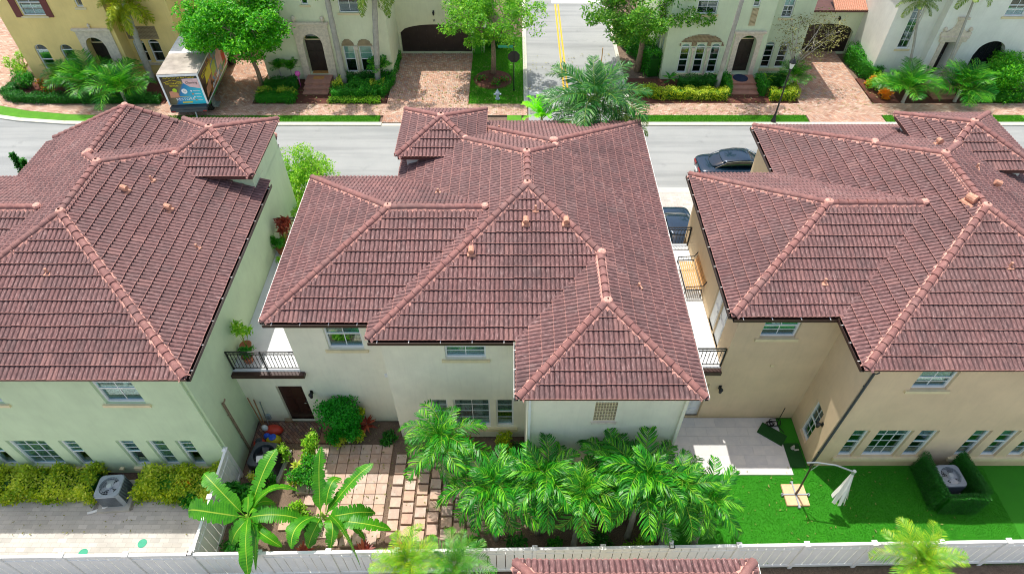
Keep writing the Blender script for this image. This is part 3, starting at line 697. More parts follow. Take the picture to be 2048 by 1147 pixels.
def downpipe(w, u, z0, z1, mat='st_cream', r=.035):
    m = MB().box((-r, -.09, z0), (r, -.02, z1-.25)).tube([(0, -.055, z1-.27), (0, -.16, z1-.12), (0, -.2, z1)], r, 6); m.box((-r-.02, -.02, z0+1), (r+.02, 0, z0+1.05)); m.box((-r-.02, -.02, z1-1), (r+.02, 0, z1-.95))
    o = m.build('downpipe', mat, w.h, local=True); o.matrix_local = w.M(u, 0); return o
def railing(house, p, q, z, h=1.02, n=None, parent=None):
    p = Vector((*p, z)); q = Vector((*q, z)); d = q-p; L = d.length; d.normalize(); g = origin_of(house); ang = math.atan2(d.y, d.x)
    m = MB()
    m.box((0, -.025, h-.03), (L, .025, h)); m.box((0, -.015, h-.16), (L, .015, h-.135)); m.box((0, -.015, .09), (L, .015, .115))
    np_ = max(1, round(L/1.1))
    for i in range(np_+1): x = i*L/np_; m.box((x-.022, -.022, 0), (x+.022, .022, h+.0))
    k = int(L/.13)
    for i in range(k): m.tube([(.06+i*.13+.05*math.cos(t), 0, h-.082+.05*math.sin(t)) for t in [j*PI/4 for j in range(9)]], .007, 3, cap=False)
    ra = m.build('railing', 'iron', house, local=True); ra.matrix_local = Matrix.Translation(p-g) @ Matrix.Rotation(ang, 4, 'Z')
    bm_ = MB().box((-.009, -.009, .1), (.009, .009, h-.14)).lathe([(.008, -.04), (.026, 0), (.008, .04)], (0, 0, .62), 6).mesh('baluster', 'iron')
    nb = n or int(L/.125)
    for i in range(1, nb): o = link(bm_, 'baluster', ra); o.location = (i*L/nb, 0, 0)
    return ra

# ---------------------------------------------------------------- the three near houses
def wall(h, p0, p1, z0, z1, mat, **k): return Wall(h, p0, p1, z0, z1, mat, **k)
def lattice(w, u0, u1, z0, z1, step=.09, mat='lattice', arch=0, o=.02, parent=None, pattern='grid', cut=None):
    m = MB().box((u0, -o+.01, z0), (u1, -o+.016, z1)) if not arch else MB(); m2 = MB()
    def inside(u, z):
        if cut and cut(u, z): return False
        return not arch or z <= arch_z(u, u0, u1, z1, arch)
    n = int((u1-u0)/step)
    for i in range(n+1):
        for j in range(int((z1-z0)/step)+1):
            a = u0+i*step; c = z0+j*step
            if inside(min(max(a, u0+.01), u1-.01), c) and inside(min(a+step, u1-.01), c): m2.box((a, -o-.03, c), (min(a+step, u1), -o-.0, c+.018)); m2.box((a, -o-.028, c), (a+.018, -o-.002, min(c+step, z1)))
            if arch and inside(a+step/2, c+step/2): m.face([(a, -o, c), (a+step, -o, c), (a+step, -o, c+step), (a, -o, c+step)])
    a = m.build('lattice_panel', 'lattice_bg', parent or w.h, local=True); a.matrix_local = w.M(0, 0)
    b = m2.build('lattice', mat, a, local=True); return a

# cream house (middle)
B = thing('house', (0, 18, 0), 'cream house in the middle with a brown tiled hip roof and three stepped rear eaves', 'house')
EZ = 6.32
MR, WR, LR, FR, TR = (-4.56, 12.63, 5.54, 24.57, EZ), (.15, 10.45, 5.54, 18.0, EZ), (-8.04, 13.35, 3.3, 20.86, EZ), (-2.5, 17, 5.54, 24.92, EZ), (-4.64, 21.25, -1.2, 24.66, 7.10)
build_roof(B, [MR, WR, LR, FR], others=[TR], hide=(-4.2, 22.1, -2.3, 24.2),
    vents=[(.41, 16.3, 'b'), (.74, 16.75, 's'), (1.75, 16.3, 'b'), (-1.38, 15.3, 'b'), (4.02, 14.2, 's', -1.2), (-2.77, 18.7, 's', PI), (-.6, 23.1, 's', PI)],
    gutters=[((-8.04, 20.86, EZ), (-8.04, 13.35, EZ), True), ((-8.04, 13.35, EZ-.02), (-4.7, 13.35, EZ-.02), False), ((-4.56, 12.63, EZ-.02), (.0, 12.63, EZ-.02), False), ((.15, 12.5, EZ), (.15, 10.45, EZ), True), ((5.54, 10.45, EZ), (5.54, 24.5, EZ), True)])
build_roof(B, [TR], others=[MR, WR, LR, FR], hide='under', singles=60, name='tower_roof')
w = wall(B, (-10.05, 13.6), (-4.3, 13.6), 0, 3.28, 'st_cream')
door(w, 1.29, 2.25, .03, 2.38); sconce(w, 2.55, 2.0); w.box(.42, .58, .25, .52, .0, .10, 'ac_grey', 'electric_box'); w.box(5.42, 5.56, 3.0, 3.16, 0, .04, 'white', 'wall_vent'); w.build()
w = wall(B, (-7.6, 13.6), (-4.3, 13.6), 3.28, 6.2, 'st_cream'); window(w, 1.28, 2.5, 4.58, 6.02, ((2, 1), (2, 2))); w.build()
w = wall(B, (-4.3, 12.9), (.42, 12.9), 0, 6.2, 'st_cream')
window(w, 2.05, 3.4, 4.95, 6.04, ((2, 2), (2, 1)), blind=.9); window(w, 1.3, 1.92, .72, 2.54, ((1, 2), (1, 2)), sill=False); window(w, 2.12, 3.45, .72, 2.54, ((2, 4),), sill=False, blind=.9); window(w, 3.66, 4.3, .72, 2.54, ((1, 2), (1, 2)), sill=False)
w.box(1.2, 4.45, .52, .70, 0, .09, 'trim', 'sill'); w.build()
wall(B, (-4.3, 13.6), (-4.3, 12.9), 0, 6.2, 'st_cream').build()
w = wall(B, (.42, 10.75), (5.27, 10.75), 0, 6.2, 'st_cream'); w.op(2.05, 2.73, 4.6, 5.66, 0, .1)
w.box(2.0, 2.78, 4.52, 4.6, 0, .06, 'coral', 'sill'); lattice(w, 2.05, 2.73, 4.6, 5.66, .085, 'trim', o=-.06); downpipe(w, .07, 0, 6.2, 'white'); downpipe(w, 4.75, 0, 6.2); w.build()
wall(B, (.42, 12.9), (.42, 10.75), 0, 6.2, 'st_cream').build(); wall(B, (5.27, 10.75), (5.27, 24.3), 0, 6.2, 'st_cream').build()
wall(B, (5.27, 24.3), (-4.3, 24.3), 0, 6.2, 'st_cream').build(); wall(B, (-4.3, 24.3), (-4.3, 20.6), 0, 6.2, 'st_cream').build(); wall(B, (-4.3, 20.6), (-7.6, 20.6), 0, 6.2, 'st_cream').build()
wall(B, (-7.6, 20.6), (-7.6, 13.6), 3.28, 6.2, 'st_cream').build(); wall(B, (-7.6, 20.9), (-10.0, 20.9), 0, 3.2, 'st_cream').build()
for p, q in (((-4.32, 21.55), (-1.55, 21.55)), ((-1.55, 21.55), (-1.55, 24.35)), ((-1.55, 24.35), (-4.32, 24.35)), ((-4.32, 24.35), (-4.32, 21.55))): wall(B, p, q, 5.9, 6.98, 'st_white', name='tower_wall').build()
MB().box((-10.04, 13.62, 3.1), (-7.61, 20.9, 3.3)).build('balcony_floor', 'deck_white', B)
MB().box((-10.04, 13.44, 3.12), (-7.45, 13.6, 3.27)).box((-10.04, 13.40, 3.13), (-7.45, 13.43, 3.30)).build('balcony_gutter', 'gutter', B)
railing(B, (-10.0, 13.68), (-7.62, 13.68), 3.3); railing(B, (-10.0, 20.8), (-7.62, 20.8), 3.3)

# tan house (right)
Cc = thing('house', (14, 18, 0), 'tan stucco house on the right with a brown hip roof and a corner terrace', 'house')
MR, LR, FR, TR = (10.58, 11.48, 20.6, 24.48, EZ), (7.1, 13.58, 18.2, 21.09, EZ), (10.58, 15, 17.4, 24.62, EZ), (16.12, 20.09, 20.04, 24.0, 7.30)
build_roof(Cc, [MR, LR, FR], others=[TR], hide=(17.3, 21.3, 19.6, 23.5),
    vents=[(15.3, 16.9, 'h', .5), (17.25, 18.45, 'b', 1.2), (10.2, 14.6, 's'), (15.75, 14.5, 's'), (16.3, 20.9, 'b', PI), (17.0, 19.4, 's', 1.2)],
    gutters=[((7.1, 21.09, EZ), (7.1, 13.58, EZ), False), ((7.1, 13.58, EZ-.02), (10.5, 13.58, EZ-.02), False), ((10.58, 13.5, EZ), (10.58, 11.48, EZ), False), ((10.58, 24.6, EZ), (10.58, 21.2, EZ), False)])
build_roof(Cc, [TR], others=[MR, LR, FR], hide='under', singles=60, name='tower_roof')
w = wall(Cc, (5.3, 13.75), (11.0, 13.75), 0, 3.28, 'st_tan'); door(w, 1.08, 1.97, .04, 2.3, 'white', handle='r'); sconce(w, 2.38, 2.1); w.build()
w = wall(Cc, (7.45, 13.75), (11.0, 13.75), 3.28, 6.2, 'st_tan'); window(w, .88, 2.1, 5.0, 6.08, ((2, 2), (2, 1)), blind=.8); w.box(1.72, 1.84, 3.4, 3.52, 0, .04, 'trim', 'wall_vent'); w.build()
w = wall(Cc, (11.0, 13.75), (11.0, 11.68), 0, 6.2, 'st_tan'); window(w, .7, 1.35, .35, 2.38, ((2, 2), (2, 2)), blind=0, sill=False); sconce(w, 1.57, 2.05); w.build()
w = wall(Cc, (11.0, 11.68), (20.4, 11.68), 0, 6.2, 'st_tan'); window(w, 1.57, 2.75, 4.95, 6.0, ((2, 2), (2, 1)), blind=.3)
for a, b, s_ in ((.8, 1.36, ((1, 2), (1, 2))), (1.66, 2.88, ((3, 4),)), (3.12, 3.77, ((1, 2), (1, 2))), (5.0, 5.6, ((1, 2), (1, 2))), (5.98, 6.6, ((1, 2), (1, 2))), (7.0, 7.6, ((1, 2), (1, 2)))): window(w, a, b, .68, 2.5, s_, sill=False, blind=.35)
w.box(.7, 3.9, .50, .66, 0, .09, 'trim', 'sill'); w.box(4.9, 7.9, .50, .66, 0, .09, 'trim', 'sill'); w.build()
downpipe(wall(Cc, (11.0, 11.68), (20.4, 11.68), 0, 6.2, 'st_tan'), .06, 0, 6.15, 'ac_dark', .022)
w = wall(Cc, (7.45, 20.8), (7.45, 13.75), 3.28, 6.2, 'st_tan'); door(w, 4.75, 5.45, 3.32, 5.55, 'white', cols=1, panels=((.08, .5), (.56, .94)), handle='r', dep=.06); door(w, 5.5, 6.2, 3.32, 5.55, 'white', cols=1, panels=((.08, .5), (.56, .94)), handle='l', dep=.06); w.build()
wall(Cc, (11, 21), (7.45, 20.8), 0, 6.2, 'st_tan').build(); wall(Cc, (10.95, 24.3), (10.95, 20.9), 0, 6.2, 'st_tan').build(); wall(Cc, (20.4, 24.3), (10.95, 24.3), 0, 6.2, 'st_tan').build(); wall(Cc, (20.4, 11.68), (20.4, 24.3), 0, 6.2, 'st_tan').build()
for p, q in (((16.45, 20.4), (19.7, 20.4)), ((19.7, 20.4), (19.7, 23.7)), ((19.7, 23.7), (16.45, 23.7)), ((16.45, 23.7), (16.45, 20.4))): wall(Cc, p, q, 5.9, 7.15, 'st_white', name='tower_wall').build()
MB().box((5.3, 13.77, 3.1), (7.44, 20.3, 3.3)).build('balcony_floor', 'deck_white', Cc)
MB().box((5.3, 13.6, 3.08), (7.44, 13.74, 3.27)).box((5.3, 13.55, 3.10), (7.44, 13.58, 3.28)).build('balcony_gutter', 'gutter', Cc)
railing(Cc, (5.32, 13.83), (7.42, 13.83), 3.3); railing(Cc, (5.32, 20.2), (7.42, 20.2), 3.3)
wall(Cc, (7.45, 20.35), (5.3, 20.35), 0, 3.1, 'st_tan').build()

# green house (left)
A = thing('house', (-14, 18, 0), 'pale green stucco house on the left under a weathered brown hip roof', 'house')
MR, LR, FR, TR = (-19.85, 11.13, -9.75, 23.98, EZ), (-23.4, 13.35, -12.3, 20.86, EZ), (-19.85, 15, -11.95, 27.5, EZ), (-13.77, 19.7, -9.87, 23.57, 7.30)
SKA = lambda x, y: (y > 20.6 and x > -10.1) or y > 23.5
build_roof(A, [MR, LR, FR], others=[TR], hide=(-12.6, 21.0, -10.2, 23.2), skip=SKA, cuts=(('x', -10.1), ('y', 20.6), ('y', 23.5)),
    vents=[(-13.6, 17.9, 'b', 1.3), (-12.2, 17.6, 'b', 1.3), (-13.1, 18.8, 's', 1.2), (-10.9, 16.2, 's', 1.2), (-14.63, 14.2, 's')],
    gutters=[((-9.75, 11.13, EZ), (-9.75, 20.5, EZ), False)])
build_roof(A, [TR], others=[MR, LR, FR], hide='under', singles=60, name='tower_roof')
w = wall(A, (-19.6, 11.4), (-10.05, 11.4), 0, 6.2, 'st_green')
window(w, 6.62, 7.9, 4.58, 6.0, ((2, 1), (2, 2)), blind=.55); window(w, 2.2, 3.4, 4.58, 6.0, ((2, 1), (2, 2)))
for a, b, s_ in ((1.0, 1.65, ((1, 1), (1, 3))), (2.05, 3.4, ((3, 4),)), (3.86, 4.45, ((1, 1), (1, 3))), (5.85, 6.45, ((1, 1), (1, 3))), (6.9, 7.5, ((1, 4),)), (7.9, 8.45, ((1, 1), (1, 3)))): window(w, a, b, .5, 2.28, s_, sill=False, blind=.58 if len(s_) > 1 else .95)
w.box(.9, 4.6, .30, .48, 0, .09, 'trim', 'sill'); w.box(5.75, 8.6, .30, .48, 0, .09, 'trim', 'sill'); w.box(5.2, 5.35, .35, .42, 0, .1, 'trim', 'hose_bib'); downpipe(w, 9.42, 0, 6.2, 'st_green'); w.build()
w = wall(A, (-10.05, 11.4), (-10.05, 23.3), 0, 6.2, 'st_green'); downpipe(w, .9, 0, 3.5, 'bark', .03); w.build()
ro = [o for o in A.children if o.name.startswith('roof')][0]
for sx, xe in ((-1, -19.85), (1, -12.9)):
    a_ = Vector((-15.9, 23.5, 7.98)); b_ = Vector((xe, 23.5, 7.98-T*abs(xe+15.9))); dd = (b_-a_); LL = dd.length; dd.normalize(); up = -dd; xx = Vector((0, 1, 0)); zz = xx.cross(up)
    if zz.z < 0: zz = -zz; xx = -xx
    for i in range(int(LL/.335)):
        c = a_+dd*(.335*(i+1)); link(CAPM, 'rake_tile', ro, Matrix(((xx.x, up.x, zz.x, c.x+14), (xx.y, up.y, zz.y, c.y-18), (xx.z, up.z, zz.z, c.z+.06), (0, 0, 0, 1))))
wall(A, (-10.05, 23.3), (-19.6, 23.3), 0, 6.2, 'st_green').build(); wall(A, (-19.6, 23.3), (-19.6, 11.4), 0, 6.2, 'st_green').build(); MB().face([(-11.9, 23.35, 6.1), (-19.8, 23.35, 6.1), (-15.9, 23.35, 7.9)]).build('gable', 'st_green', A)
for p, q in (((-13.45, 20.02), (-10.06, 20.02)), ((-10.06, 20.02), (-10.06, 23.25)), ((-10.06, 23.25), (-13.45, 23.25)), ((-13.45, 23.25), (-13.45, 20.02))): wall(A, p, q, 5.8, 7.15, 'st_green', name='tower_wall').build()

# corner of a roof below the camera
Nn = thing('house', (3, 2, 0), 'house whose tiled eave just reaches the bottom edge below the back fence', 'house')
build_roof(Nn, [(.05, -3.5, 6.05, 6.12, 5.4)], singles=60, gutters=[((6.05, -3.5, 5.4), (6.05, 6.1, 5.4), True)])
for p, q in (((.4, -3.2), (5.8, -3.2)), ((5.8, -3.2), (5.8, 5.8)), ((5.8, 5.8), (.4, 5.8)), ((.4, 5.8), (.4, -3.2))): wall(Nn, p, q, -.3, 5.3, 'st_cream').build()

# ---------------------------------------------------------------- houses across the street
def surround(w, u0, u1, z0, z1, a0, a1, ztop, rise, o=.10, mat='coral'):
    m = MB(); n = 14
    m.box((u0, -o, z0), (a0, 0, ztop-rise)); m.box((a1, -o, z0), (u1, 0, ztop-rise)); m.box((u0, -o, ztop), (u1, 0, z1-.12))
    for i in range(n):
        a = a0+(a1-a0)*i/n; b = a0+(a1-a0)*(i+1)/n; za, zb = arch_z(a, a0, a1, ztop, rise), arch_z(b, a0, a1, ztop, rise)
        m.face([(a, -o, za), (b, -o, zb), (b, -o, ztop), (a, -o, ztop)]); m.face([(a, -o, za), (a, 0, za), (b, 0, zb), (b, -o, zb)])
    m.box((u0, -o, ztop-rise), (a0, 0, ztop)); m.box((a1, -o, ztop-rise), (u1, 0, ztop))
    s = m.build('door_surround', mat, w.h, local=True); s.matrix_local = w.M(0, 0)
    MB().box((u0-.12, -o-.12, z1-.12), (u1+.12, 0, z1)).box((u0-.05, -o-.05, z1-.2), (u1+.05, 0, z1-.12)).build('cornice', mat, s, local=True)
    return s
def stairs(h, x0, x1, y1, n=3, rise=.14, tread=.42, landing=.7):
    m = MB(); 
    for k in range(n):
        zt = rise*(n-k)
        st = MB().box((x0, y1-landing-tread*(k+1), -.1), (x1, y1-(0 if k == 0 else landing+tread*k)+.0, zt-.03)); st.box((x0-.02, y1-landing-tread*(k+1)-.03, zt-.03), (x1+.02, y1-(0 if k == 0 else landing+tread*k-.0), zt)); st.build('step', 'brick_step', h)
def box_roof(h, x0, y0, x1, y1, ez):
    w_ = min(x1-x0, y1-y0)/2; m = MB(); a = [(x0, y0), (x1, y0), (x1, y1), (x0, y1)]
    A_, B_, C_, D_ = [(x, y, ez) for x, y in a]
    if x1-x0 > y1-y0: R0, R1 = (x0+w_, (y0+y1)/2, ez+T*w_), (x1-w_, (y0+y1)/2, ez+T*w_); fs = [(A_, B_, R1, R0), (B_, C_, R1), (C_, D_, R0, R1), (D_, A_, R0)]
    else: R0, R1 = ((x0+x1)/2, y0+w_, ez+T*w_), ((x0+x1)/2, y1-w_, ez+T*w_); fs = [(A_, B_, R0), (B_, C_, R1, R0), (C_, D_, R1), (D_, A_, R0, R1)]
    for f in fs: m.face(f)
    for i in range(4): p, q = a[i], a[(i+1) % 4]; m.face([(*p, ez-.18), (*q, ez-.18), (*q, ez), (*p, ez)])
    m.face([(*p, ez-.18) for p in reversed(a)]); m.build('roof', 'fascia', h)
def garage(w, u0, u1, z0, ztop, spring, cols=8, rows=4):
    w.op(u0, u1, z0, ztop, ztop-spring, .35); g = MB().box((u0-.1, .30, z0), (u1+.1, .36, ztop+.05)).build('garage_door', 'door_black', w.h, local=True); g.matrix_local = w.M(0, 0)
    pw = (u1-u0-.1)/cols; ph = (spring+ (ztop-spring)*.6-z0)/rows
    pm = MB().box((.05, -.02, .05), (pw-.05, .0, ph-.05), tap=.01).mesh('door_panel', 'door_black')
    for i in range(cols):
        for j in range(rows+1): link(pm, 'door_panel', g, Matrix.Translation((u0+.05+i*pw, .30, z0+.02+j*ph)))

# pale green-cream house with the big dark garage door
Eh = thing('house', (-9, 43, 0), 'cream-green house across the street with a black arched garage door', 'house')
w = wall(Eh, (-16.6, 40.3), (-8.1, 40.3), 0, 7, 'st_mint')
door(w, 2.9, 4.15, .43, 3.23, 'door_black', rise=.63, dep=.45, panels=((.08, .34), (.4, .66), (.72, .93)), transom=True)
surround(w, 2.45, 4.7, 0, 4.0, 2.9, 4.15, 3.23, .63)
for u in (2.66, 4.48): o = MB().lathe([(.06, 0), (.05, .06), (.12, .14), (.14, .24), (.10, .34), (.03, .38)], n=10).build('finial', 'coral', Eh, local=True); o.matrix_local = w.M(u, 4.0, .1)
window(w, 3.38, 3.8, 5.06, 6.2, ((1, 1), (1, 1))); window(w, 5.65, 7.0, 4.56, 6.1, ((2, 1), (2, 2)), blind=.3)
for a, b in ((5.42, 6.15), (6.45, 7.3)):
    window(w, a, b, .57, 2.39, ((1, 1), (1, 2)), sill=False, blind=.5, dep=.08); lattice(w, a-.03, b+.03, 2.42, 2.42+.42, .07, 'lattice', arch=.42)
for u in (5.2, 6.3, 7.42): MB().tube([(0, -.07, .5), (0, -.07, 2.2)], [.09, .08], 8).box((-.13, -.16, 2.2), (.13, 0, 2.42)).box((-.12, -.15, .42), (.12, 0, .5)).build('pilaster', 'coral', Eh, local=True).matrix_local = w.M(u, 0)
w.box(5.1, 7.55, .40, .55, 0, .08, 'trim', 'sill'); w.build()
wall(Eh, (-8.1, 40.3), (-8.1, 44), 0, 7, 'st_mint').build()
w = wall(Eh, (-8.1, 44), (-2.1, 44), 0, 7, 'st_mint'); garage(w, .12, 5.12, .05, 2.15, 1.54); sconce(w, 2.6, 3.0)
w.box(2.52, 2.56, 2.36, 2.5, 0, .015, 'ac_dark', 'house_number'); w.box(2.62, 2.66, 2.36, 2.5, 0, .015, 'ac_dark', 'house_number'); w.box(4.4, 5.9, 3.2, 3.35, 0, .35, 'fascia', 'balcony_ledge'); w.build()
railing(Eh, (-3.7, 43.72), (-2.25, 43.72), 3.35, .8)
wall(Eh, (-2.1, 44), (-2.1, 52), 0, 7, 'st_mint').build(); wall(Eh, (-2.1, 52), (-16.6, 52), 0, 7, 'st_mint').build(); wall(Eh, (-16.6, 52), (-16.6, 40.3), 0, 7, 'st_mint').build()
box_roof(Eh, -17, 39.9, -7.7, 52.4, 7.1); box_roof(Eh, -8.5, 43.5, -1.7, 52.3, 7.08); stairs(Eh, -13.85, -12.2, 40.2)
MB().box((-13.6, 40.35, .43), (-12.2, 40.8, .431)).box((-13.4, 39.62, .425), (-12.7, 40.0, .44)).build('doormat', 'mat_orange', Eh)

# yellow house
D = thing('house', (-27, 43, 0), 'yellow house at the far left with brown shutters and arched windows', 'house')
w = wall(D, (-32.2, 40), (-25.45, 40), 0, 7, 'st_yellow')
window(w, 1.5, 2.95, 4.5, 6.1, ((2, 2), (2, 2)), blind=.35); w.box(1.05, 1.47, 4.42, 6.1, 0, .05, 'shutter', 'shutter'); w.box(2.98, 3.4, 4.42, 6.1, 0, .05, 'shutter', 'shutter')
window(w, 5.1, 5.55, 5.03, 6.1, ((1, 1), (1, 1)))
window(w, 1.0, 1.85, .9, 2.64, ((1, 2), (1, 1)), rise=.4, blind=0); window(w, 2.65, 3.5, .9, 2.64, ((1, 2), (1, 1)), rise=.4, blind=0)
door(w, 4.55, 5.8, .43, 3.14, 'door_black', rise=.62, dep=.5, transom=True); surround(w, 4.25, 6.5, 0, 3.73, 4.55, 5.8, 3.14, .62)
MB().lathe([(.08, 0), (.05, .08), (.10, .16), (.04, .3)], n=8).build('finial', 'coral', D, local=True).matrix_local = w.M(5.3, 3.73, .08)
w.build(); wall(D, (-25.45, 40), (-25.45, 41), 0, 7, 'st_yellow').build()
w = wall(D, (-25.45, 41), (-22, 41), 0, 7, 'st_yellow')
for a, b in ((.2, .95), (1.2, 1.95)): window(w, a, b, .9, 2.5, ((1, 1), (1, 1)), rise=.25, sill=False, blind=0)
lattice(w, .1, 2.1, 2.55, 3.4, .09, 'lattice'); w.box(.1, 2.1, .72, .88, 0, .08, 'coral', 'sill'); w.build()
wall(D, (-22, 41), (-22, 45), 0, 7, 'st_yellow').build()
w = wall(D, (-22, 45), (-16.65, 45), 0, 7, 'st_yellow'); garage(w, .4, 4.9, .05, 2.15, 1.54); w.build()
wall(D, (-32.2, 52), (-32.2, 40), 0, 7, 'st_yellow').build(); wall(D, (-16.65, 45), (-16.65, 52), 0, 7, 'st_yellow').build(); box_roof(D, -32.6, 39.6, -21.6, 52.4, 7.1); stairs(D, -27.8, -26.2, 39.9)

# sage house
Fh = thing('house', (16, 43, 0), 'sage green house with three arched windows under a lattice arch', 'house')
w = wall(Fh, (9.95, 40.3), (16.46, 40.3), 0, 7, 'st_sage')
for a in (1.03, 2.03, 3.0): window(w, a, a+.62, .5, 2.56, ((1, 2), (1, 2)), rise=.26, sill=False, blind=.2, dep=.10)
lattice(w, .9, 3.75, 2.40, 3.15, .085, 'lattice', arch=.72, cut=lambda u, z: any(a-.04 < u < a+.66 and z < 2.62 for a in (1.03, 2.03, 3.0)))
for u in (1.84, 2.82): MB().tube([(0, -.06, .5), (0, -.06, 2.1)], [.07, .065], 8).box((-.11, -.13, 2.1), (.11, 0, 2.3)).build('pilaster', 'coral', Fh, local=True).matrix_local = w.M(u, 0)
w.box(.9, 3.75, .30, .47, 0, .08, 'trim', 'sill'); window(w, 1.55, 2.83, 4.47, 6.1, ((2, 2), (1, 1)), blind=.3); window(w, 5.0, 5.43, 4.93, 6.1, ((1, 1), (1, 1)), sill=False); lattice(w, 5.03, 5.42, 3.75, 4.87, .075, 'trim')
door(w, 4.7, 5.85, .43, 3.13, 'door_black', rise=.5, dep=.5, transom=True); surround(w, 4.38, 6.15, 0, 3.42, 4.7, 5.85, 3.13, .5); w.build()
wall(Fh, (16.46, 40.3), (16.46, 41.2), 0, 7, 'st_sage').build()
w = wall(Fh, (16.46, 41.2), (19.3, 41.2), 0, 7, 'st_sage')
for a in (.4, 1.36): window(w, a, a+.62, .4, 2.25, ((1, 2), (1, 2)), rise=.25, sill=False, blind=.2)
w.box(.3, 2.1, .22, .38, 0, .08, 'trim', 'sill'); window(w, .8, 1.5, 3.85, 5.3, ((2, 2), (2, 1))); w.build()
wall(Fh, (19.3, 41.2), (19.3, 44), 0, 7, 'st_sage').build()
w = wall(Fh, (19.3, 44), (24.1, 44), 0, 3.3, 'st_sage'); garage(w, .45, 4.55, .05, 2.2, 1.6); sconce(w, 3.2, 2.6); w.build()
w = wall(Fh, (9.95, 52), (9.95, 40.3), 0, 7, 'st_sage')
for u in (7.9, 9.1, 10.3): window(w, u, u+.7, .6, 2.6, ((2, 2), (2, 2)), blind=0)
w.build(); wall(Fh, (24.1, 52), (9.95, 52), 0, 7, 'st_sage').build(); box_roof(Fh, 9.5, 39.9, 19.7, 52.4, 7.1)
m = MB()
for i in range(16):                     # little tiled roof above the garage
    x = 21.9+i*.14; m.tube([(x, 43.6, 3.3), (x, 45.2, 4.0)], .065, 6)
m.build('roof_tile', 'vent', Fh); MB().box((19.3, 43.62, 3.15), (24.3, 45.5, 3.29)).build('cornice', 'fascia', Fh); stairs(Fh, 14.3, 16.1, 40.2)
MB().lathe([(.5, 0), (.5, .02), (0, .02)], (15.2, 39.75, .42), 16).build('doormat', 'mat_blue', Fh)

# white house
Gh = thing('house', (29, 43, 0), 'white house at the far right with a curved stone pediment over its door', 'house')
wall(Gh, (24.1, 46), (24.1, 40.3), 0, 7, 'st_white').build()
w = wall(Gh, (24.1, 40.3), (26.9, 40.3), 0, 7, 'st_white'); window(w, 1.0, 1.75, 2.2, 5.1, ((2, 6),), blind=0); w.build()
wall(Gh, (26.9, 40.3), (26.9, 39.7), 0, 7, 'st_white').build()
w = wall(Gh, (26.9, 39.7), (36, 39.7), 0, 7, 'st_white'); door(w, .75, 1.5, .45, 2.95, 'door_black', dep=.7, handle='r'); window(w, 3.6, 4.8, 4.6, 5.9, ((2, 2), (2, 1)), blind=.2)
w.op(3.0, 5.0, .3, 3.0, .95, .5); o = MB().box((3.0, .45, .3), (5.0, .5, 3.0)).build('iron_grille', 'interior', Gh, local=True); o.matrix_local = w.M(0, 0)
m = MB()
for i in range(9): m.tube([(3.1+i*.23, .4, .35), (3.1+i*.23, .4, 2.9)], .015, 4)
for i in range(4):
    for j in range(3): m.tube([(3.3+i*.45+.17*math.cos(t), .4, .8+j*.7+.17*math.sin(t)) for t in [q*PI/5 for q in range(11)]], .013, 4, cap=False)
m.build('grille_scroll', 'iron', o, local=True)
m = MB().box((.45, -.1, .3), (.72, 0, 3.0)).box((1.53, -.1, .3), (1.8, 0, 3.0)).box((.3, -.16, 3.0), (2.0, 0, 3.25)).box((.25, -.2, 3.25), (2.05, 0, 3.35))
prof = [(0.2, 3.35), (2.1, 3.35), (2.1, 3.6), (1.75, 3.65), (1.5, 3.85), (1.4, 4.15), (1.38, 4.45), (.92, 4.45), (.9, 4.15), (.8, 3.85), (.55, 3.65), (.2, 3.6)]
b0 = len(m.v); m.v += [(x, -.12, z) for x, z in prof]+[(x, 0, z) for x, z in prof]; n = len(prof); m.f.append(tuple(b0+i for i in range(n))); m.m.append(0)
for i in range(n): j = (i+1) % n; m.f.append((b0+i, b0+n+i, b0+n+j, b0+j)); m.m.append(0)
m.box((.8, -.2, 4.45), (1.5, 0, 4.58)); o = m.build('door_surround', 'coral', Gh, local=True); o.matrix_local = w.M(0, 0)
for u in (.35, 1.95): MB().lathe([(.07, 0), (.05, .08), (.12, .16), (.12, .24), (.03, .36)], n=8).build('finial', 'coral', Gh, local=True).matrix_local = w.M(u, 3.6, .08)
w.build(); wall(Gh, (36, 39.7), (36, 50), 0, 7, 'st_white').build(); box_roof(Gh, 23.7, 39.3, 36.4, 50, 7.1); stairs(Gh, 27.3, 28.9, 39.6)

# ---------------------------------------------------------------- fences
def fence(p, q, label, h=1.83, pw=.29, step=2.4, group=None, z0=0.):
    p = Vector((*p, z0)); q = Vector((*q, z0)); d = q-p; L = d.length; d.normalize(); ang = math.atan2(d.y, d.x)
    t = thing('fence', p, label, 'fence', group); t.rotation_euler.z = ang; WL.pop(t.name)
    n = max(1, round(L/step)); st = L/n
    pm = MB().box((-.064, -.064, -.1), (.064, .064, h+.03)).box((-.085, -.085, h+.03), (.085, .085, h+.06)).box((-.06, -.06, h+.06), (.06, .06, h+.10), tap=.045).mesh('post', 'vinyl')
    rm = MB().box((.064, -.045, h-.09), (st-.064, .045, h+.0)).mesh('rail', 'vinyl'); rm2 = MB().box((.064, -.04, 0.05), (st-.064, .04, .2)).mesh('rail', 'vinyl'); rm3 = MB().box((.064, -.032, h-.40), (st-.064, .032, h-.33)).mesh('rail', 'vinyl')
    nb = round((st-.128)/pw); bw = (st-.128)/nb; bm_ = MB().box((.012, -.016, .2), (bw-.012, .016, h-.09)).mesh('board', 'vinyl')
    for i in range(n+1):
        o = link(pm, 'post', t); o.location = (i*st, 0, 0)
        if i == n: break
        for k in (rm, rm2, rm3): link(k, 'rail', t).location = (i*st, 0, 0)
        for j in range(nb): o = link(bm_, 'board', t); o.location = (i*st+.064+j*bw, rnd.gauss(0, .002), 0)
    return t
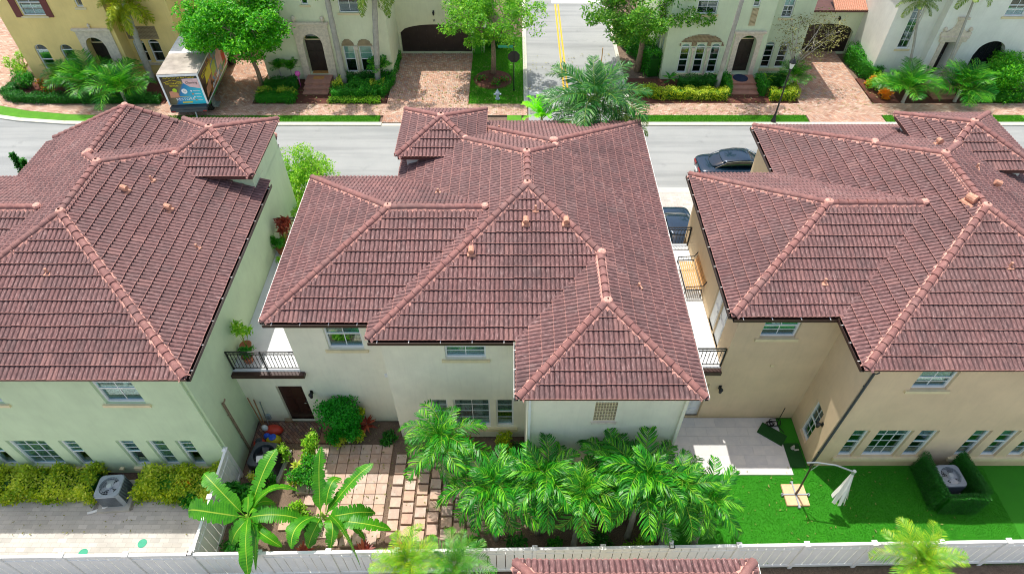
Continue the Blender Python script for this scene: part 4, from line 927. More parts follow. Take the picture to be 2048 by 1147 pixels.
fence((-22, 7.55), (-10.05, 7.72), 'white vinyl back fence behind the pale paved yard of the green house', step=2.1)
fence((-10.05, 7.72), (4.95, 7.95), 'white vinyl back fence behind the banana plants and palms', step=2.1)
fence((4.95, 7.95), (22, 8.22), 'white vinyl back fence along the bright green lawn', step=2.2)
fence((-10.02, 7.85), (-10.07, 11.3), 'white vinyl side fence between the pale paved yard and the banana plants', step=1.7)
fence((4.95, 8.05), (5.1, 10.7), 'white vinyl side fence between the palms and the lawn', step=1.3)

# ---------------------------------------------------------------- foliage generators
def leaves(P, size, seed, up=.4, aspect=.55, jit=.3):
    g = np.random.default_rng(seed); n = len(P); s = size*g.uniform(1-jit, 1+jit, n)[:, None]
    N = g.normal(size=(n, 3)); N /= np.linalg.norm(N, axis=1)[:, None]; N[:, 2] = np.abs(N[:, 2])+up; N /= np.linalg.norm(N, axis=1)[:, None]
    A_ = np.cross(N, g.normal(size=(n, 3))); A_ /= np.linalg.norm(A_, axis=1)[:, None]+1e-9; B_ = np.cross(N, A_)
    V = np.stack([P, P+A_*s*.55+B_*s*aspect*.5+N*s*.06, P+A_*s*1.1-N*s*.12, P+A_*s*.55-B_*s*aspect*.5+N*s*.06], 1).reshape(-1, 3)
    return V, np.arange(4*n).reshape(-1, 4)
def blob_pts(n, c, r, seed, shell=.75, flat=0):
    g = np.random.default_rng(seed); d = g.normal(size=(n, 3)); d /= np.linalg.norm(d, axis=1)[:, None]
    k = g.uniform(shell**3, 1, n)**(1/3); 
    bump = 1+.14*np.sin(d[:, 0]*5+seed)+.12*np.sin(d[:, 1]*6+seed*2)+.1*np.sin(d[:, 2]*7+seed)
    return np.array(c)+d*np.array(r)*(k*bump)[:, None]
def foliage(name, parent, P, size, mat, seed, **k):
    V, F = leaves(P, size, seed, **k); o = link(np_mesh(name, V, F, mat), name, parent); o['kind'] = 'stuff'; return o
def bush(x, y, r, h, mat, label, n=1500, size=.09, name='bush', cat='bush', group=None, core='lf_dark', seed=None, sq=1., clumps=7, z=0., mats=None):
    seed = seed or rnd.randrange(9999); t = thing(name, (x, y, z), label, cat, group); g = random.Random(seed)
    m = MB()
    for i in range(clumps):
        a = g.uniform(0, 2*PI); q = g.uniform(.1, .6)*r; m.tube([(.03*math.cos(a), .03*math.sin(a), 0), (q*.5*math.cos(a), q*.5*math.sin(a), h*.45), (q*math.cos(a), q*sq*math.sin(a), h*.8)], [.022, .015, .006], 4)
    m.build('stem', 'bark', t, local=True)
    pts = []
    for i in range(clumps):
        a = g.uniform(0, 2*PI); q = math.sqrt(g.uniform(0, 1))*r*.7; rr = r*g.uniform(.34, .62); zz = (h-rr*.8)*(1 if i % 2 else g.uniform(.3, .8))-g.uniform(0, .3)*h*(q/r)
        pts.append(blob_pts(n//clumps, (q*math.cos(a), q*sq*math.sin(a), max(rr*.6, zz)), (rr, rr*max(.6, sq), rr*.95), seed+i, .3))
    P = np.concatenate(pts); P = P[P[:, 2] > .02]
    if mats:
        k = np.random.default_rng(seed).integers(0, len(mats), len(P))
        for i, mt in enumerate(mats): foliage('foliage', t, P[k == i], size, mt, seed+50+i)
    else: foliage('foliage', t, P, size, mat, seed+50)
    return t
def hedge(poly, h, mat, label, dens=900, size=.07, name='hedge', cat='hedge', group=None, seed=None, wob=.07, mats=None, core='lf_dark', z=0.04):
    """poly: centre line [(x,y,halfwidth)...]"""
    seed = seed or rnd.randrange(9999); g = np.random.default_rng(seed); P = []; cx = sum(p[0] for p in poly)/len(poly); cy = sum(p[1] for p in poly)/len(poly)
    t = thing(name, (cx, cy, z), label, cat, group); m = MB()
    for (a, b) in zip(poly[:-1], poly[1:]):
        L = math.hypot(b[0]-a[0], b[1]-a[1]); w_ = (a[2]+b[2])/2; n = int(dens*L*(2*w_+2*h))
        s = g.uniform(0, 1, n); u = g.uniform(-1, 1, n); v = g.uniform(0, 1, n); side = g.random(n) < h/(h+w_)
        off = np.where(side, np.sign(u)*g.uniform(.78, 1.05, n), u); zz = np.where(side, v, g.uniform(.82, 1.03, n))
        d = np.array([b[0]-a[0], b[1]-a[1]])/L; nn = np.array([-d[1], d[0]])
        X = a[0]+(b[0]-a[0])*s; Y = a[1]+(b[1]-a[1])*s; wv = 1+wob*3*np.sin(X*4.1+seed)*np.cos(Y*3.7)+g.normal(0, wob, n)
        P.append(np.stack([X+nn[0]*off*w_*wv-cx, Y+nn[1]*off*w_*wv-cy, zz*h*(1+wob*2*np.sin(X*5.3+Y*2+seed)+wob*g.normal(0, 1, n)*.6)], 1))
        if core:
            dv = Vector((d[0], d[1], 0)); M = Matrix(((d[0], -d[1], 0, a[0]-cx), (d[1], d[0], 0, a[1]-cy), (0, 0, 1, 0), (0, 0, 0, 1))); m.box((.06, -w_*.6, 0), (L-.06, w_*.6, h*.78), M=M)
    if core: m.build('stem', core, t, local=True)
    P = np.concatenate(P)
    if mats:
        k = (np.sin(P[:, 0]*3.1+seed)+np.cos(P[:, 1]*4+P[:, 0]*1.3)+g.normal(0, .7, len(P)) > .2).astype(int)
        for i, mt in enumerate(mats): foliage('foliage', t, P[k == i], size, mt, seed+i)
    else: foliage('foliage', t, P, size, mat, seed)
    return t
def tree(x, y, h, crown, mat, label, n=9000, size=.14, trunk_r=.14, lean=(0, 0), seed=1, clusters=60, bark='bark', gaps=.0, name='tree', tips=None, z=0):
    """crown: (dx,dy,zc, rx,ry,rz)"""
    t = thing(name, (x, y, z), label, 'tree'); g = random.Random(seed); ng = np.random.default_rng(seed)
    dx, dy, zc, rx, ry, rz = crown; top = Vector((dx+lean[0], dy+lean[1], zc-rz*.35))
    m = MB(); fork = Vector((dx*.4, dy*.4, max(.8, zc-rz*1.0)))
    m.tube([(0, 0, -.1), (dx*.12+.05, dy*.1, fork.z*.5), fork], [trunk_r*1.25, trunk_r, trunk_r*.8], 9); m.build('trunk', bark, t, smooth=True, local=True)
    cen = []
    for i in range(clusters):
        while True:
            v = Vector((g.uniform(-1, 1), g.uniform(-1, 1), g.uniform(-1, 1)))
            if .35 < v.length < 1: break
        cen.append(Vector((dx+v.x*rx, dy+v.y*ry, zc+v.z*rz)))
    nl = 8; lm = []
    for i in range(nl):
        a = 2*PI*i/nl+g.uniform(-.3, .3); e = Vector((dx+rx*.6*math.cos(a), dy+ry*.6*math.sin(a), zc+g.uniform(-.3, .4)*rz)); mid = fork.lerp(e, .5)+Vector((g.uniform(-.15, .15), g.uniform(-.15, .15), .1))
        MB().tube([fork+Vector((0, 0, -.1)), mid, e], [trunk_r*.55, trunk_r*.33, trunk_r*.12], 6).build('limb', bark, t, local=True, smooth=True); lm.append((mid, e))
    tw = MB()
    for c in cen:
        s = min((p for q in lm for p in q), key=lambda p: (p-c).length); tw.tube([s, s.lerp(c, .5)+Vector((0, 0, .05)), c], [trunk_r*.16, trunk_r*.1, .006], 4)
    props(tw.build('twig', bark, t, local=True), kind='stuff')
    P = []
    for c in cen:
        if g.random() < gaps: continue
        k = int(n/clusters*g.uniform(.6, 1.4)); q = g.uniform(.20, .36)*min(rx, rz)*1.1; d = ng.normal(size=(k, 3)); d /= np.linalg.norm(d, axis=1)[:, None]
        P.append(np.array(c)+d*(ng.uniform(.3, 1, k)**.5)[:, None]*np.array([q*1.15, q*1.15, q*.8]))
    foliage('crown', t, np.concatenate(P), size, mat, seed, up=.5)
    return t
def frond_mesh(name, L, nl, ll, lw, arch, mat, seed, droop=.5, plume=0, fold=.5, petiole=.15, rw=.018, twist=0., stalk='stalk', taper=1., curl=0.):
    g = np.random.default_rng(seed); V = []; F = []; MI = []
    ns = 14; pts = []
    for i in range(ns+1):
        t = i/ns; ang = arch[0]+(arch[1]-arch[0])*t**1.25
        pts.append(ang)
    xs = [0.]; zs = [0.]
    for i in range(ns): xs.append(xs[-1]+L/ns*math.cos(pts[i])); zs.append(zs[-1]+L/ns*math.sin(pts[i]))
    side = g.normal(0, .03)*L
    def at_(t):
        f = t*ns; i = min(int(f), ns-1); r = f-i; x = xs[i]*(1-r)+xs[i+1]*r; z = zs[i]*(1-r)+zs[i+1]*r; return np.array([x, side*t*t, z]), pts[i]*(1-r)+pts[i+1]*r
    for i in range(ns+1):
        p, a = at_(i/ns); r = rw*(1-.8*i/ns)
        for k in range(3): th = 2*PI*k/3+PI/2; V.append(p+np.array([-math.sin(a)*math.sin(th)*r, math.cos(th)*r, math.cos(a)*math.sin(th)*r]))
    for i in range(ns):
        for k in range(3): F.append((i*3+k, i*3+(k+1) % 3, i*3+3+(k+1) % 3, i*3+3+k)); MI.append(1)
    for i in range(nl):
        t = petiole+(1-petiole)*(i+.5)/nl
        for sgn in (-1, 1):
            p, a = at_(min(.995, t+g.normal(0, .006))); lt = ll*(math.sin(PI*min(1, (.18+.82*(t-petiole)/(1-petiole))**.9))**.55*.85+.15)*g.uniform(.85, 1.12)
            if t > .93: lt *= .75
            T_ = np.array([math.cos(a), 0, math.sin(a)]); U_ = np.array([-math.sin(a), 0, math.cos(a)]); Y_ = np.array([0, 1., 0])
            fw = .45+.35*t+g.normal(0, .07); up = fold+g.normal(0, .12)+(g.uniform(-plume, plume) if plume else 0)
            d = T_*fw+sgn*Y_*math.cos(up)+U_*math.sin(up); d /= np.linalg.norm(d)
            wdir = np.cross(d, U_); wdir /= np.linalg.norm(wdir)+1e-9; w2 = lw*g.uniform(.8, 1.15)
            q1 = p+d*lt*.45+np.array([0, 0, -droop*lt*.08]); d2 = d+np.array([0, 0, -droop*g.uniform(.6, 1.2)])+T_*.1; d2 /= np.linalg.norm(d2)
            q2 = q1+d2*lt*.33; d3 = d2+np.array([0, 0, -droop-curl*g.uniform(.3, 1.3)]); d3 /= np.linalg.norm(d3); q3 = q2+d3*lt*.24
            b = len(V); V += [p-wdir*w2*.4, p+wdir*w2*.4, q1-wdir*w2, q1+wdir*w2, q2-wdir*w2*.75, q2+wdir*w2*.75, q3-wdir*.002, q3+wdir*.002]
            F += [(b, b+1, b+3, b+2), (b+2, b+3, b+5, b+4), (b+4, b+5, b+7, b+6)]; MI += [0, 0, 0]
    return np_mesh(name, np.array(V), F, [mat, stalk], mi=MI)
FM = {}
def fronds(kind, **k):
    if kind not in FM: FM[kind] = [frond_mesh('frond', seed=i*7+3, **{**k, 'arch': (k['arch'][0]+(i-1)*.12, k['arch'][1]-(i-1)*.15)}) for i in range(4)]
    return FM[kind]
def palm(name, x, y, hz, kind, label, nf=14, pitch=(.95, -.25), scale=1., trunk=(.09, .06), base=None, trunk_mat='palm_trunk', shaft=None, group=None, seed=None, z=0., az0=None, extra=None, cat='palm'):
    """crown centre at (x,y,hz); base: ground point of the trunk"""
    seed = seed or rnd.randrange(9999); g = random.Random(seed); bx, by = base or (x, y); t = thing(name, (bx, by, z), label, cat, group)
    top = Vector((x-bx, y-by, hz-z)); mid = Vector((top.x*.45, top.y*.45, top.z*.5))
    if trunk:
        m = MB(); n = 14; pts = []; rr = []
        for i in range(n+1):
            f = i/n; p = Vector((0, 0, 0)).lerp(mid, f*2) if f < .5 else mid.lerp(top, f*2-1); pts.append(p); rr.append((trunk[0]*(1-f)+trunk[1]*f)*(1.18 if i % 2 else 1.)*(1.25 if i == 0 else 1))
        m.tube(pts, rr, 9); m.build('trunk', trunk_mat, t, smooth=True, local=True)
        if shaft: MB().tube([top-Vector((top.x*.12, top.y*.12, shaft)), top-Vector((0, 0, shaft*.3)), top+Vector((0, 0, .1))], [trunk[1]*1.25, trunk[1]*1.35, trunk[1]*.7], 8).build('crownshaft', 'stalk', t, smooth=True, local=True)
    ms = FM[kind]; az = g.uniform(0, 6.28)
    for i in range(nf):
        f = (i+.5)/nf; e = pitch[0]+(pitch[1]-pitch[0])*f**.9+g.gauss(0, .08); a = az+i*2.39996+g.gauss(0, .12); s = scale*g.uniform(.88, 1.1)*(.75+.25*min(1, f*3))
        o = link(g.choice(ms), 'frond', t, Matrix.Translation(top) @ Matrix.Rotation(a, 4, 'Z') @ Matrix.Rotation(-e, 4, 'Y') @ Matrix.Rotation(g.gauss(0, .25), 4, 'X') @ Matrix.Scale(s, 4))
    return t
fronds('areca', L=1.8, nl=42, ll=.52, lw=.019, arch=(.4, -1.4), mat='lf_palm', droop=1.05, fold=.45, curl=1.6, plume=.35)
fronds('areca2', L=1.6, nl=30, ll=.5, lw=.018, arch=(.5, -1.2), mat='lf_palm2', droop=1.1, fold=.45, curl=1.8, plume=.35)
fronds('royal', L=2.6, nl=64, ll=.66, lw=.021, arch=(.25, -1.0), mat='lf_palm_dark', droop=.5, plume=.5, fold=.25, rw=.03)
fronds('fox', L=2.1, nl=80, ll=.42, lw=.020, arch=(.1, -1.5), mat='lf_fox', droop=.25, plume=1.3, fold=.0, rw=.028)
fronds('fox2', L=2.3, nl=85, ll=.38, lw=.018, arch=(.0, -1.5), mat='lf_fox2', droop=.25, plume=1.3, fold=.0, rw=.028)
fronds('date', L=1.35, nl=46, ll=.32, lw=.0075, arch=(.35, -1.0), mat='lf_date', droop=.3, fold=.3, rw=.012, curl=.1)
fronds('date2', L=1.5, nl=48, ll=.34, lw=.0075, arch=(.35, -1.1), mat='lf_date2', droop=.3, fold=.3, rw=.012, curl=.1)
fronds('lime', L=1.5, nl=40, ll=.35, lw=.018, arch=(.2, -.8), mat='lf_lime', droop=.3, fold=.4, rw=.015)
fronds('sable', L=2.1, nl=36, ll=.85, lw=.017, arch=(.25, -.8), mat='lf_palm', droop=.35, fold=.35, rw=.02, curl=.1)
fronds('coco', L=2.0, nl=46, ll=.5, lw=.018, arch=(.15, -1.1), mat='lf_fox2', droop=.6, fold=.2, rw=.02, curl=.3)
fronds('small', L=.75, nl=18, ll=.28, lw=.016, arch=(.5, -.5), mat='lf_palm', droop=.3, fold=.4, rw=.009)

# the row of palms in the middle yard
PL = [(-2.35, 10.75, 3.3, 'palm with a clear crown standing alone over the stepping stones, leftmost of the yard palms', 14, .95), (-.6, 9.3, 3.0, 'palm beside the stepping stones with a bright young central frond', 13, .95), (.95, 9.4, 3.4, 'palm between the stepping stones and the cream wall, behind the fence', 14, .98),
      (2.15, 8.95, 3.3, 'palm by the back fence with a hanging brown dead frond', 13, .95), (3.2, 9.8, 3.4, 'palm in front of the lattice vent wall, farthest from the fence', 13, .85), (4.0, 9.25, 3.5, 'palm in the row under the cream wall corner', 14, .98), (5.0, 9.05, 3.5, 'palm by the side fence next to the lawn', 14, .95), (6.05, 9.0, 2.9, 'low palm leaning out over the lawn, rightmost of the yard palms', 12, .82)]
for i, (x, y, z, lab, nf, sc) in enumerate(PL):
    p = palm('palm', x, y, z, 'areca' if i % 3 else 'areca2', lab, nf+8, (1.3, -.75), sc*1.07*rnd.uniform(.93, 1.07), (.10, .06), base=(x+rnd.uniform(-.15, .15), y-.25+rnd.uniform(-.1, .1)), shaft=.55, group='palms of the middle yard', seed=31+i, z=-.04)
    if i == 3:
        o = link(frond_mesh('dead_frond', 1.3, 30, .4, .014, (-1.2, -1.6), 'brown_frond', 5, droop=.8, stalk='brown_frond'), 'dead_frond', p); o.location = (.0, -.1, z-.1); o.rotation_euler = (0, 0, -1.2)
        props(o, label='hanging brown dead frond')
# feathery palms at the bottom edge, in the alley
palm('date_palm', -3.2, 7.25, 2.2, 'date', 'yellowing feathery palm behind the fence at the bottom, left of the darker one', 26, (1.35, -.1), .95, (.12, .1), seed=5, trunk_mat='bark')
palm('date_palm', -1.75, 7.2, 2.1, 'date2', 'darker green feathery palm behind the fence at the bottom', 24, (1.3, -.1), .9, (.12, .1), seed=6, trunk_mat='bark')
palm('date_palm', 12.3, 7.35, 2.1, 'date', 'round light green feathery palm in front of the white fence by the lawn', 34, (1.4, -.15), 1.0, (.14, .12), seed=8, trunk_mat='bark')

# banana plants
def banana_leaf(name, base, tip, w, sag, seed, parent, label=None):
    w *= 1.2*random.Random(seed).uniform(.8, 1.35)
    g = random.Random(seed); base = Vector(base); q_ = g.uniform(0, .5) if tip[2] < 3 else 0; tip = Vector(tip)-Vector((0, 0, q_)); sag += .45*q_; n = 26; V = []; F = []; UV = []; d = tip-base; side0 = Vector((-d.y, d.x, 0)).normalized(); side0 = (side0+Vector((0, 0, g.uniform(-.7, .7)))).normalized()
    hz = Vector((-d.y, d.x, 0)).normalized(); bend = g.uniform(-.22, .22); r0 = g.uniform(-.5, .5); r1 = r0+g.uniform(-.9, .9); dn = d.normalized()
    rows = []; tear = [g.random() < .42 for _ in range(n+1)]
    for i in range(n+1):
        t = i/n; p = base.lerp(tip, t)+Vector((0, 0, (sag+.12)*4*t*(1-t)-(.28*max(0, t-.6)**2*4)))+hz*(bend*4*t*(1-t)); 
        if t < .14: ww = .02
        else: u = (t-.14)/.86; ww = w*min(1, (u/.13)**.6)*min(1, ((1-u)/.22)**.55 if u < 1 else 0)+.004
        rows.append((p, ww, t))
    side_ = side0
    for i, (p, ww, t) in enumerate(rows):
        side0 = Matrix.Rotation(r0+(r1-r0)*t, 3, dn) @ side_
        ru = .10+.03*math.sin(i*2.2)
        for k in (-1, -.5, 0, .5, 1):
            e = abs(k)*ww; wob = g.uniform(.82, 1.04) if abs(k) == 1 and t > .2 else 1
            V.append(p+side0*k*ww*wob*.97+Vector((0, 0, -.0+abs(k)*ww*.35*(1 if abs(k) < 1 else .55)+(math.sin(i*1.9)*.012 if abs(k) == 1 else 0)))); UV.append((t, k))
    idx = lambda i, k: i*5+k
    Vf = [tuple(v) for v in V]; U = list(UV)
    for i in range(n):
        for k in range(4):
            a, b, c, e = idx(i, k), idx(i, k+1), idx(i+1, k+1), idx(i+1, k)
            if tear[i] and i > 6 and k in (0, 3):          # torn edge: the outer strip is pulled back to a point
                q = len(Vf); o = (Vector(Vf[c if k == 3 else e])*.35+Vector(Vf[b if k == 3 else a])*.65)-Vector((0, 0, .03)); Vf.append(tuple(o)); U.append(U[b if k == 3 else a])
                if k == 3: c = q
                else: e = q
            F.append((a, b, c, e))
    me = np_mesh(name, [np.array(v)-np.array(base) for v in Vf], F, 'banana', uv=U, smooth=True)
    o = link(me, name, parent); o.location = base-WL[parent.name]
    mm = MB().tube([(q-base)-Vector((0, 0, .012)) for q, _, _ in rows[::3]], [.016*(1-.8*i/9) for i in range(len(rows[::3]))], 5); r = mm.build('midrib', 'stalk', o, local=True)
    return o
def banana(c, base, tips, label, seed):
    t = thing('banana_plant', (*base, -.04), label, 'banana plant'); g = random.Random(seed)
    top = Vector((c[0]-base[0], c[1]-base[1], c[2]+.04)); MB().tube([(0, 0, 0), top*.5+Vector((.03, 0, 0)), top-Vector((0, 0, .1)), top+Vector((0, 0, .2))], [.12, .10, .06, .03], 9).build('trunk', 'stalk', t, smooth=True, local=True)
    for i, (tx, ty, tz, w, sg) in enumerate(tips): banana_leaf('banana_leaf', (c[0]+g.uniform(-.12, .12), c[1]+g.uniform(-.12, .12), c[2]+g.uniform(-.35, .2)), (tx+g.uniform(-.12, .12), ty+g.uniform(-.12, .12), tz+g.uniform(-.25, .25)), w, sg, seed*20+i, t)
banana((-8.42, 8.72, 2.2), (-8.3, 8.95), [(-7.7, 10.5, 3.7, .27, -.05), (-9.9, 9.75, 3.1, .22, .0), (-10.35, 8.95, 2.6, .24, .18), (-6.75, 9.35, 2.9, .25, .25), (-6.6, 8.75, 1.9, .22, .22), (-9.05, 8.15, 1.7, .22, .15), (-7.2, 7.85, 2.0, .22, .2), (-7.95, 7.35, 1.7, .2, .25), (-8.2, 7.0, 2.0, .2, .3), (-8.9, 9.5, 2.2, .2, .15), (-7.9, 9.5, 2.5, .2, .1)],
       'banana plant with broad leaves leaning over the side fence, left of the other one', 3)
banana((-6.1, 8.85, 2.1), (-6.0, 9.05), [(-6.05, 10.5, 3.9, .20, .0), (-5.6, 9.9, 3.1, .19, .1), (-4.6, 10.0, 3.2, .21, .05), (-3.95, 8.5, 1.9, .20, .28), (-4.55, 9.1, 2.4, .18, .2), (-6.8, 7.6, 2.9, .27, .1), (-4.75, 7.25, 1.9, .17, .35), (-4.7, 8.2, 2.0, .2, .2), (-6.6, 8.1, 1.8, .2, .2), (-5.7, 7.9, 2.0, .24, .2)],
       'banana plant with upright leaves standing beside the tiled patio', 4)

# planting in the middle yard
t = bush(-6.5, 12.95, .74, 2.0, 'lf_thuja', 'rounded bright green thuja bush against the cream wall beside the brown door', 11000, .09, name='thuja_bush', seed=11, clumps=24)
bush(-6.6, 12.75, .55, .5, 'lf_croton2', 'yellow variegated shrub growing under the round thuja bush', 900, .09, seed=12); bush(-5.95, 12.95, .3, .6, 'lf_croton2', 'small variegated shrub right of the round thuja bush', 500, .09, seed=13)
bush(-7.55, 12.15, .38, 1.25, 'lf_light', 'tall light green bush at the upper left corner of the tiled patio', 900, .10, seed=14); bush(-7.5, 11.1, .55, 1.0, 'lf_hedge', 'leafy green bush left of the tiled patio behind the banana leaves', 1600, .10, seed=15)
bush(-8.45, 11.9, .33, 1.0, 'lf_light', 'thin light green shrub right of the old air conditioner', 500, .09, seed=16); bush(-9.1, 10.15, .55, 1.2, 'lf_hedge', 'dark broad-leaved bush by the side fence below the old air conditioner', 900, .13, seed=17)
bush(-9.75, 10.3, .35, 1.5, 'lf_dark', 'dark green large-leaved shrub at the top of the side fence', 220, .24, seed=18, clumps=4); bush(-9.35, 11.0, .25, .8, 'lf_croton2', 'small yellow shrub beside the old air conditioner', 260, .08, seed=19)
bush(-.35, 12.35, .45, .8, 'lf_croton', 'variegated shrub under the right ground floor window of the cream house', 900, .10, seed=20); bush(.1, 12.1, .4, .5, 'lf_dark', 'dark low shrub at the foot of the cream corner', 500, .1, seed=21)
def rosette(x, y, s, n, mat, label, z=0., h=.3, up=(.9, .1), name='cordyline', cat='plant', w=.045):
    t = thing(name, (x, y, z), label, cat); g = random.Random(int(abs(x*100+y*10))); MB().tube([(0, 0, 0), (.01, 0, h)], [.02, .014], 5).build('stem', 'bark', t, local=True)
    V = []; F = []
    for i in range(n):
        a = i*2.4; e = up[0]+(up[1]-up[0])*i/n+g.gauss(0, .1); L = s*g.uniform(.8, 1.15); d = Vector((math.cos(a)*math.cos(e), math.sin(a)*math.cos(e), math.sin(e))); sd = Vector((-math.sin(a), math.cos(a), 0))*w*s/.4
        p0 = Vector((0, 0, h*(.6+.4*g.random()))); p1 = p0+d*L*.5; p2 = p0+d*L+Vector((0, 0, -.25*L)); b = len(V)
        V += [p0-sd*.3, p0+sd*.3, p1-sd, p1+sd, p2-sd*.1, p2+sd*.1]; F += [(b, b+1, b+3, b+2), (b+2, b+3, b+5, b+4)]
    link(np_mesh('leaf', [tuple(v) for v in V], F, mat), 'leaf', t); return t
rosette(-5.65, 13.15, .45, 18, 'lf_red', 'pink and green cordyline against the cream wall right of the thuja bush', h=.6); rosette(-5.0, 8.35, .5, 24, 'lf_red', 'dark red cordyline in front of the fence beside the banana plant', h=.35); rosette(-3.75, 8.5, .45, 24, 'lf_red', 'dark red cordyline standing on the edge of the stepping stones', h=.35)
rosette(-7.9, 10.85, .36, 14, 'lf_croton2', 'pink and cream cordyline below the old air conditioner', h=.4); rosette(-8.0, 11.5, .34, 12, 'lf_croton2', 'pale cordyline beside the old air conditioner', h=.35); rosette(-7.0, 8.35, .45, 20, 'lf_red', 'dark red cordyline in the soil between the two banana plants', h=.3)
rosette(-2.35, 12.5, .42, 14, 'lf_red', 'red cordyline under the wide ground floor window', h=.6); rosette(-1.75, 12.45, .4, 14, 'lf_red', 'small dark cordyline under the wide ground floor window', h=.4)
bush(-5.9, 13.35, .25, 1.5, 'lf_croton', 'thin yellow climbing shrub against the cream wall', 300, .09, seed=22, clumps=5); bush(-3.7, 8.15, .35, .5, 'lf_croton2', 'yellow variegated shrub behind the feathery palms at the fence', 500, .09, seed=23)
bush(6.2, 8.25, .4, .45, 'lf_light', 'low green creeper at the left end of the lawn fence', 300, .1, seed=24); bush(8.2, 8.3, .5, .3, 'lf_light', 'thin creeper growing along the lawn fence', 160, .1, seed=25); bush(3.2, 10.35, .25, 1.1, 'lf_croton', 'small yellow shrub between the palms and the lattice vent wall', 250, .1, seed=26)
bush(-9.6, 7.0, .45, .9, 'lf_dark', 'dark green plant outside the back fence below the banana plants', 250, .22, seed=27, clumps=4)

# hedges of the green house yard
hedge([(-19.6, 10.72, .5), (-17, 10.75, .5), (-14.85, 10.75, .5)], .72, None, 'yellow green croton hedge left of the air conditioner', 850, .105, mats=['lf_croton', 'lf_croton2'], seed=41, wob=.10)
hedge([(-13.45, 10.75, .48), (-12, 10.72, .5), (-10.3, 10.75, .48)], .78, None, 'yellow green croton hedge between the air conditioner and the side fence', 850, .105, mats=['lf_croton', 'lf_croton2'], seed=42, wob=.11)
bush(-11.55, 10.35, .38, .75, 'lf_hedge', 'green leafy shrub growing out of the croton hedge', 700, .12, seed=43); rosette(-11.65, 10.7, .42, 14, 'lf_orange', 'orange brown plant inside the right croton hedge', h=.75)

# ---------------------------------------------------------------- planting between the near houses and on balconies
def pot_plant(x, y, z, mat, label, r=.28, h=.9, n=350, size=.12, pot='terracotta'):
    t = thing('potted_plant', (x, y, z), label, 'potted plant'); MB().lathe([(.14, 0), (.2, .3), (.22, .32), (.19, .32), (.02, .28)], n=12).build('pot', pot, t, local=True)
    g = random.Random(int(y*10)); m = MB(); P = []
    for i in range(7):
        a = g.uniform(0, 6.28); q = g.uniform(.1, 1)*r; e = (q*math.cos(a), q*math.sin(a), h*g.uniform(.6, 1)); m.tube([(0, 0, .28), (e[0]*.5, e[1]*.5, e[2]*.6), e], [.012, .01, .006], 4); P.append(blob_pts(n//7, e, (.13, .13, .12), i, .2))
    m.build('stem', 'stalk', t, local=True); foliage('foliage', t, np.concatenate(P), size, mat, int(y*7), aspect=.3); return t
pot_plant(-9.75, 14.55, 3.3, 'lf_light', 'tall yellow green potted plant on the left balcony beside the green wall', .35, 1.5, 500, .15); pot_plant(-9.55, 14.05, 3.3, 'lf_hedge', 'leafy plant in a clay pot behind the left balcony railing', .3, .75, 500, .12)
pot_plant(-9.75, 19.7, 3.3, 'lf_hedge', 'green potted plant at the far end of the left balcony', .3, .8, 500, .13); pot_plant(-9.7, 20.3, 3.3, 'lf_red', 'red leaved potted plant at the far end of the left balcony', .3, 1.3, 350, .2); pot_plant(-9.4, 18.9, 3.3, 'lf_light', 'small light green potted plant on the left balcony floor', .2, .5, 250, .12)
tree(-10.2, 24.9, 4.6, (.1, 0, 2.8, 1.4, 1.3, 2.1), 'lf_light', 'light green feathery tree in the gap between the green and cream houses', 14000, .10, .07, seed=51, clusters=75)
bush(-9.5, 22.3, .95, 4.0, 'lf_light', 'bright green shrub rising behind the far balcony railing', 3600, .12, seed=52)
for i, (x, y, lab) in enumerate(((-21.35, 22.9, 'slim dark cypress left of the green house roof'), (-20.7, 22.5, 'slim dark cypress closest to the green house roof'))):
    t = thing('cypress', (x, y, 0), lab, 'cypress', 'pair of slim cypresses'); MB().tube([(0, 0, 0), (0, 0, 5)], [.06, .02], 6).build('trunk', 'bark', t, local=True); g = np.random.default_rng(i); n = 4000; zz = g.uniform(0, 1, n); a = g.uniform(0, 6.28, n); r = .38*(1-zz)**.6*g.uniform(.6, 1.05, n)
    foliage('crown', t, np.stack([r*np.cos(a), r*np.sin(a), .3+zz*5.8], 1), .12, 'lf_dark', 60+i, up=1.2)
palm('royal_palm', 3.7, 26.3, 6.6, 'royal', 'large dark green palm behind the cream house roof', 25, (1.15, -.6), 1.12, (.2, .13), base=(3.6, 26.4), shaft=.9, seed=70)
palm('palm', 5.1, 25.6, 6.2, 'fox2', 'smaller olive palm drooping over the right corner of the cream house roof', 12, (1.0, -.5), .62, (.12, .09), seed=71)
palm('palm', 1.35, 27.0, 5.2, 'lime', 'bright lime green palm left of the large dark palm', 18, (1.45, .5), .85, (.08, .06), seed=72)
bush(-4.95, 25.4, .5, 4.6, 'lf_light', 'thin shrub at the left of the small tower of the cream house', 500, .12, seed=73); bush(11.2, 28.0, .4, .9, 'lf_light', 'small bright green shrub beside the dark car', 350, .12, seed=74)

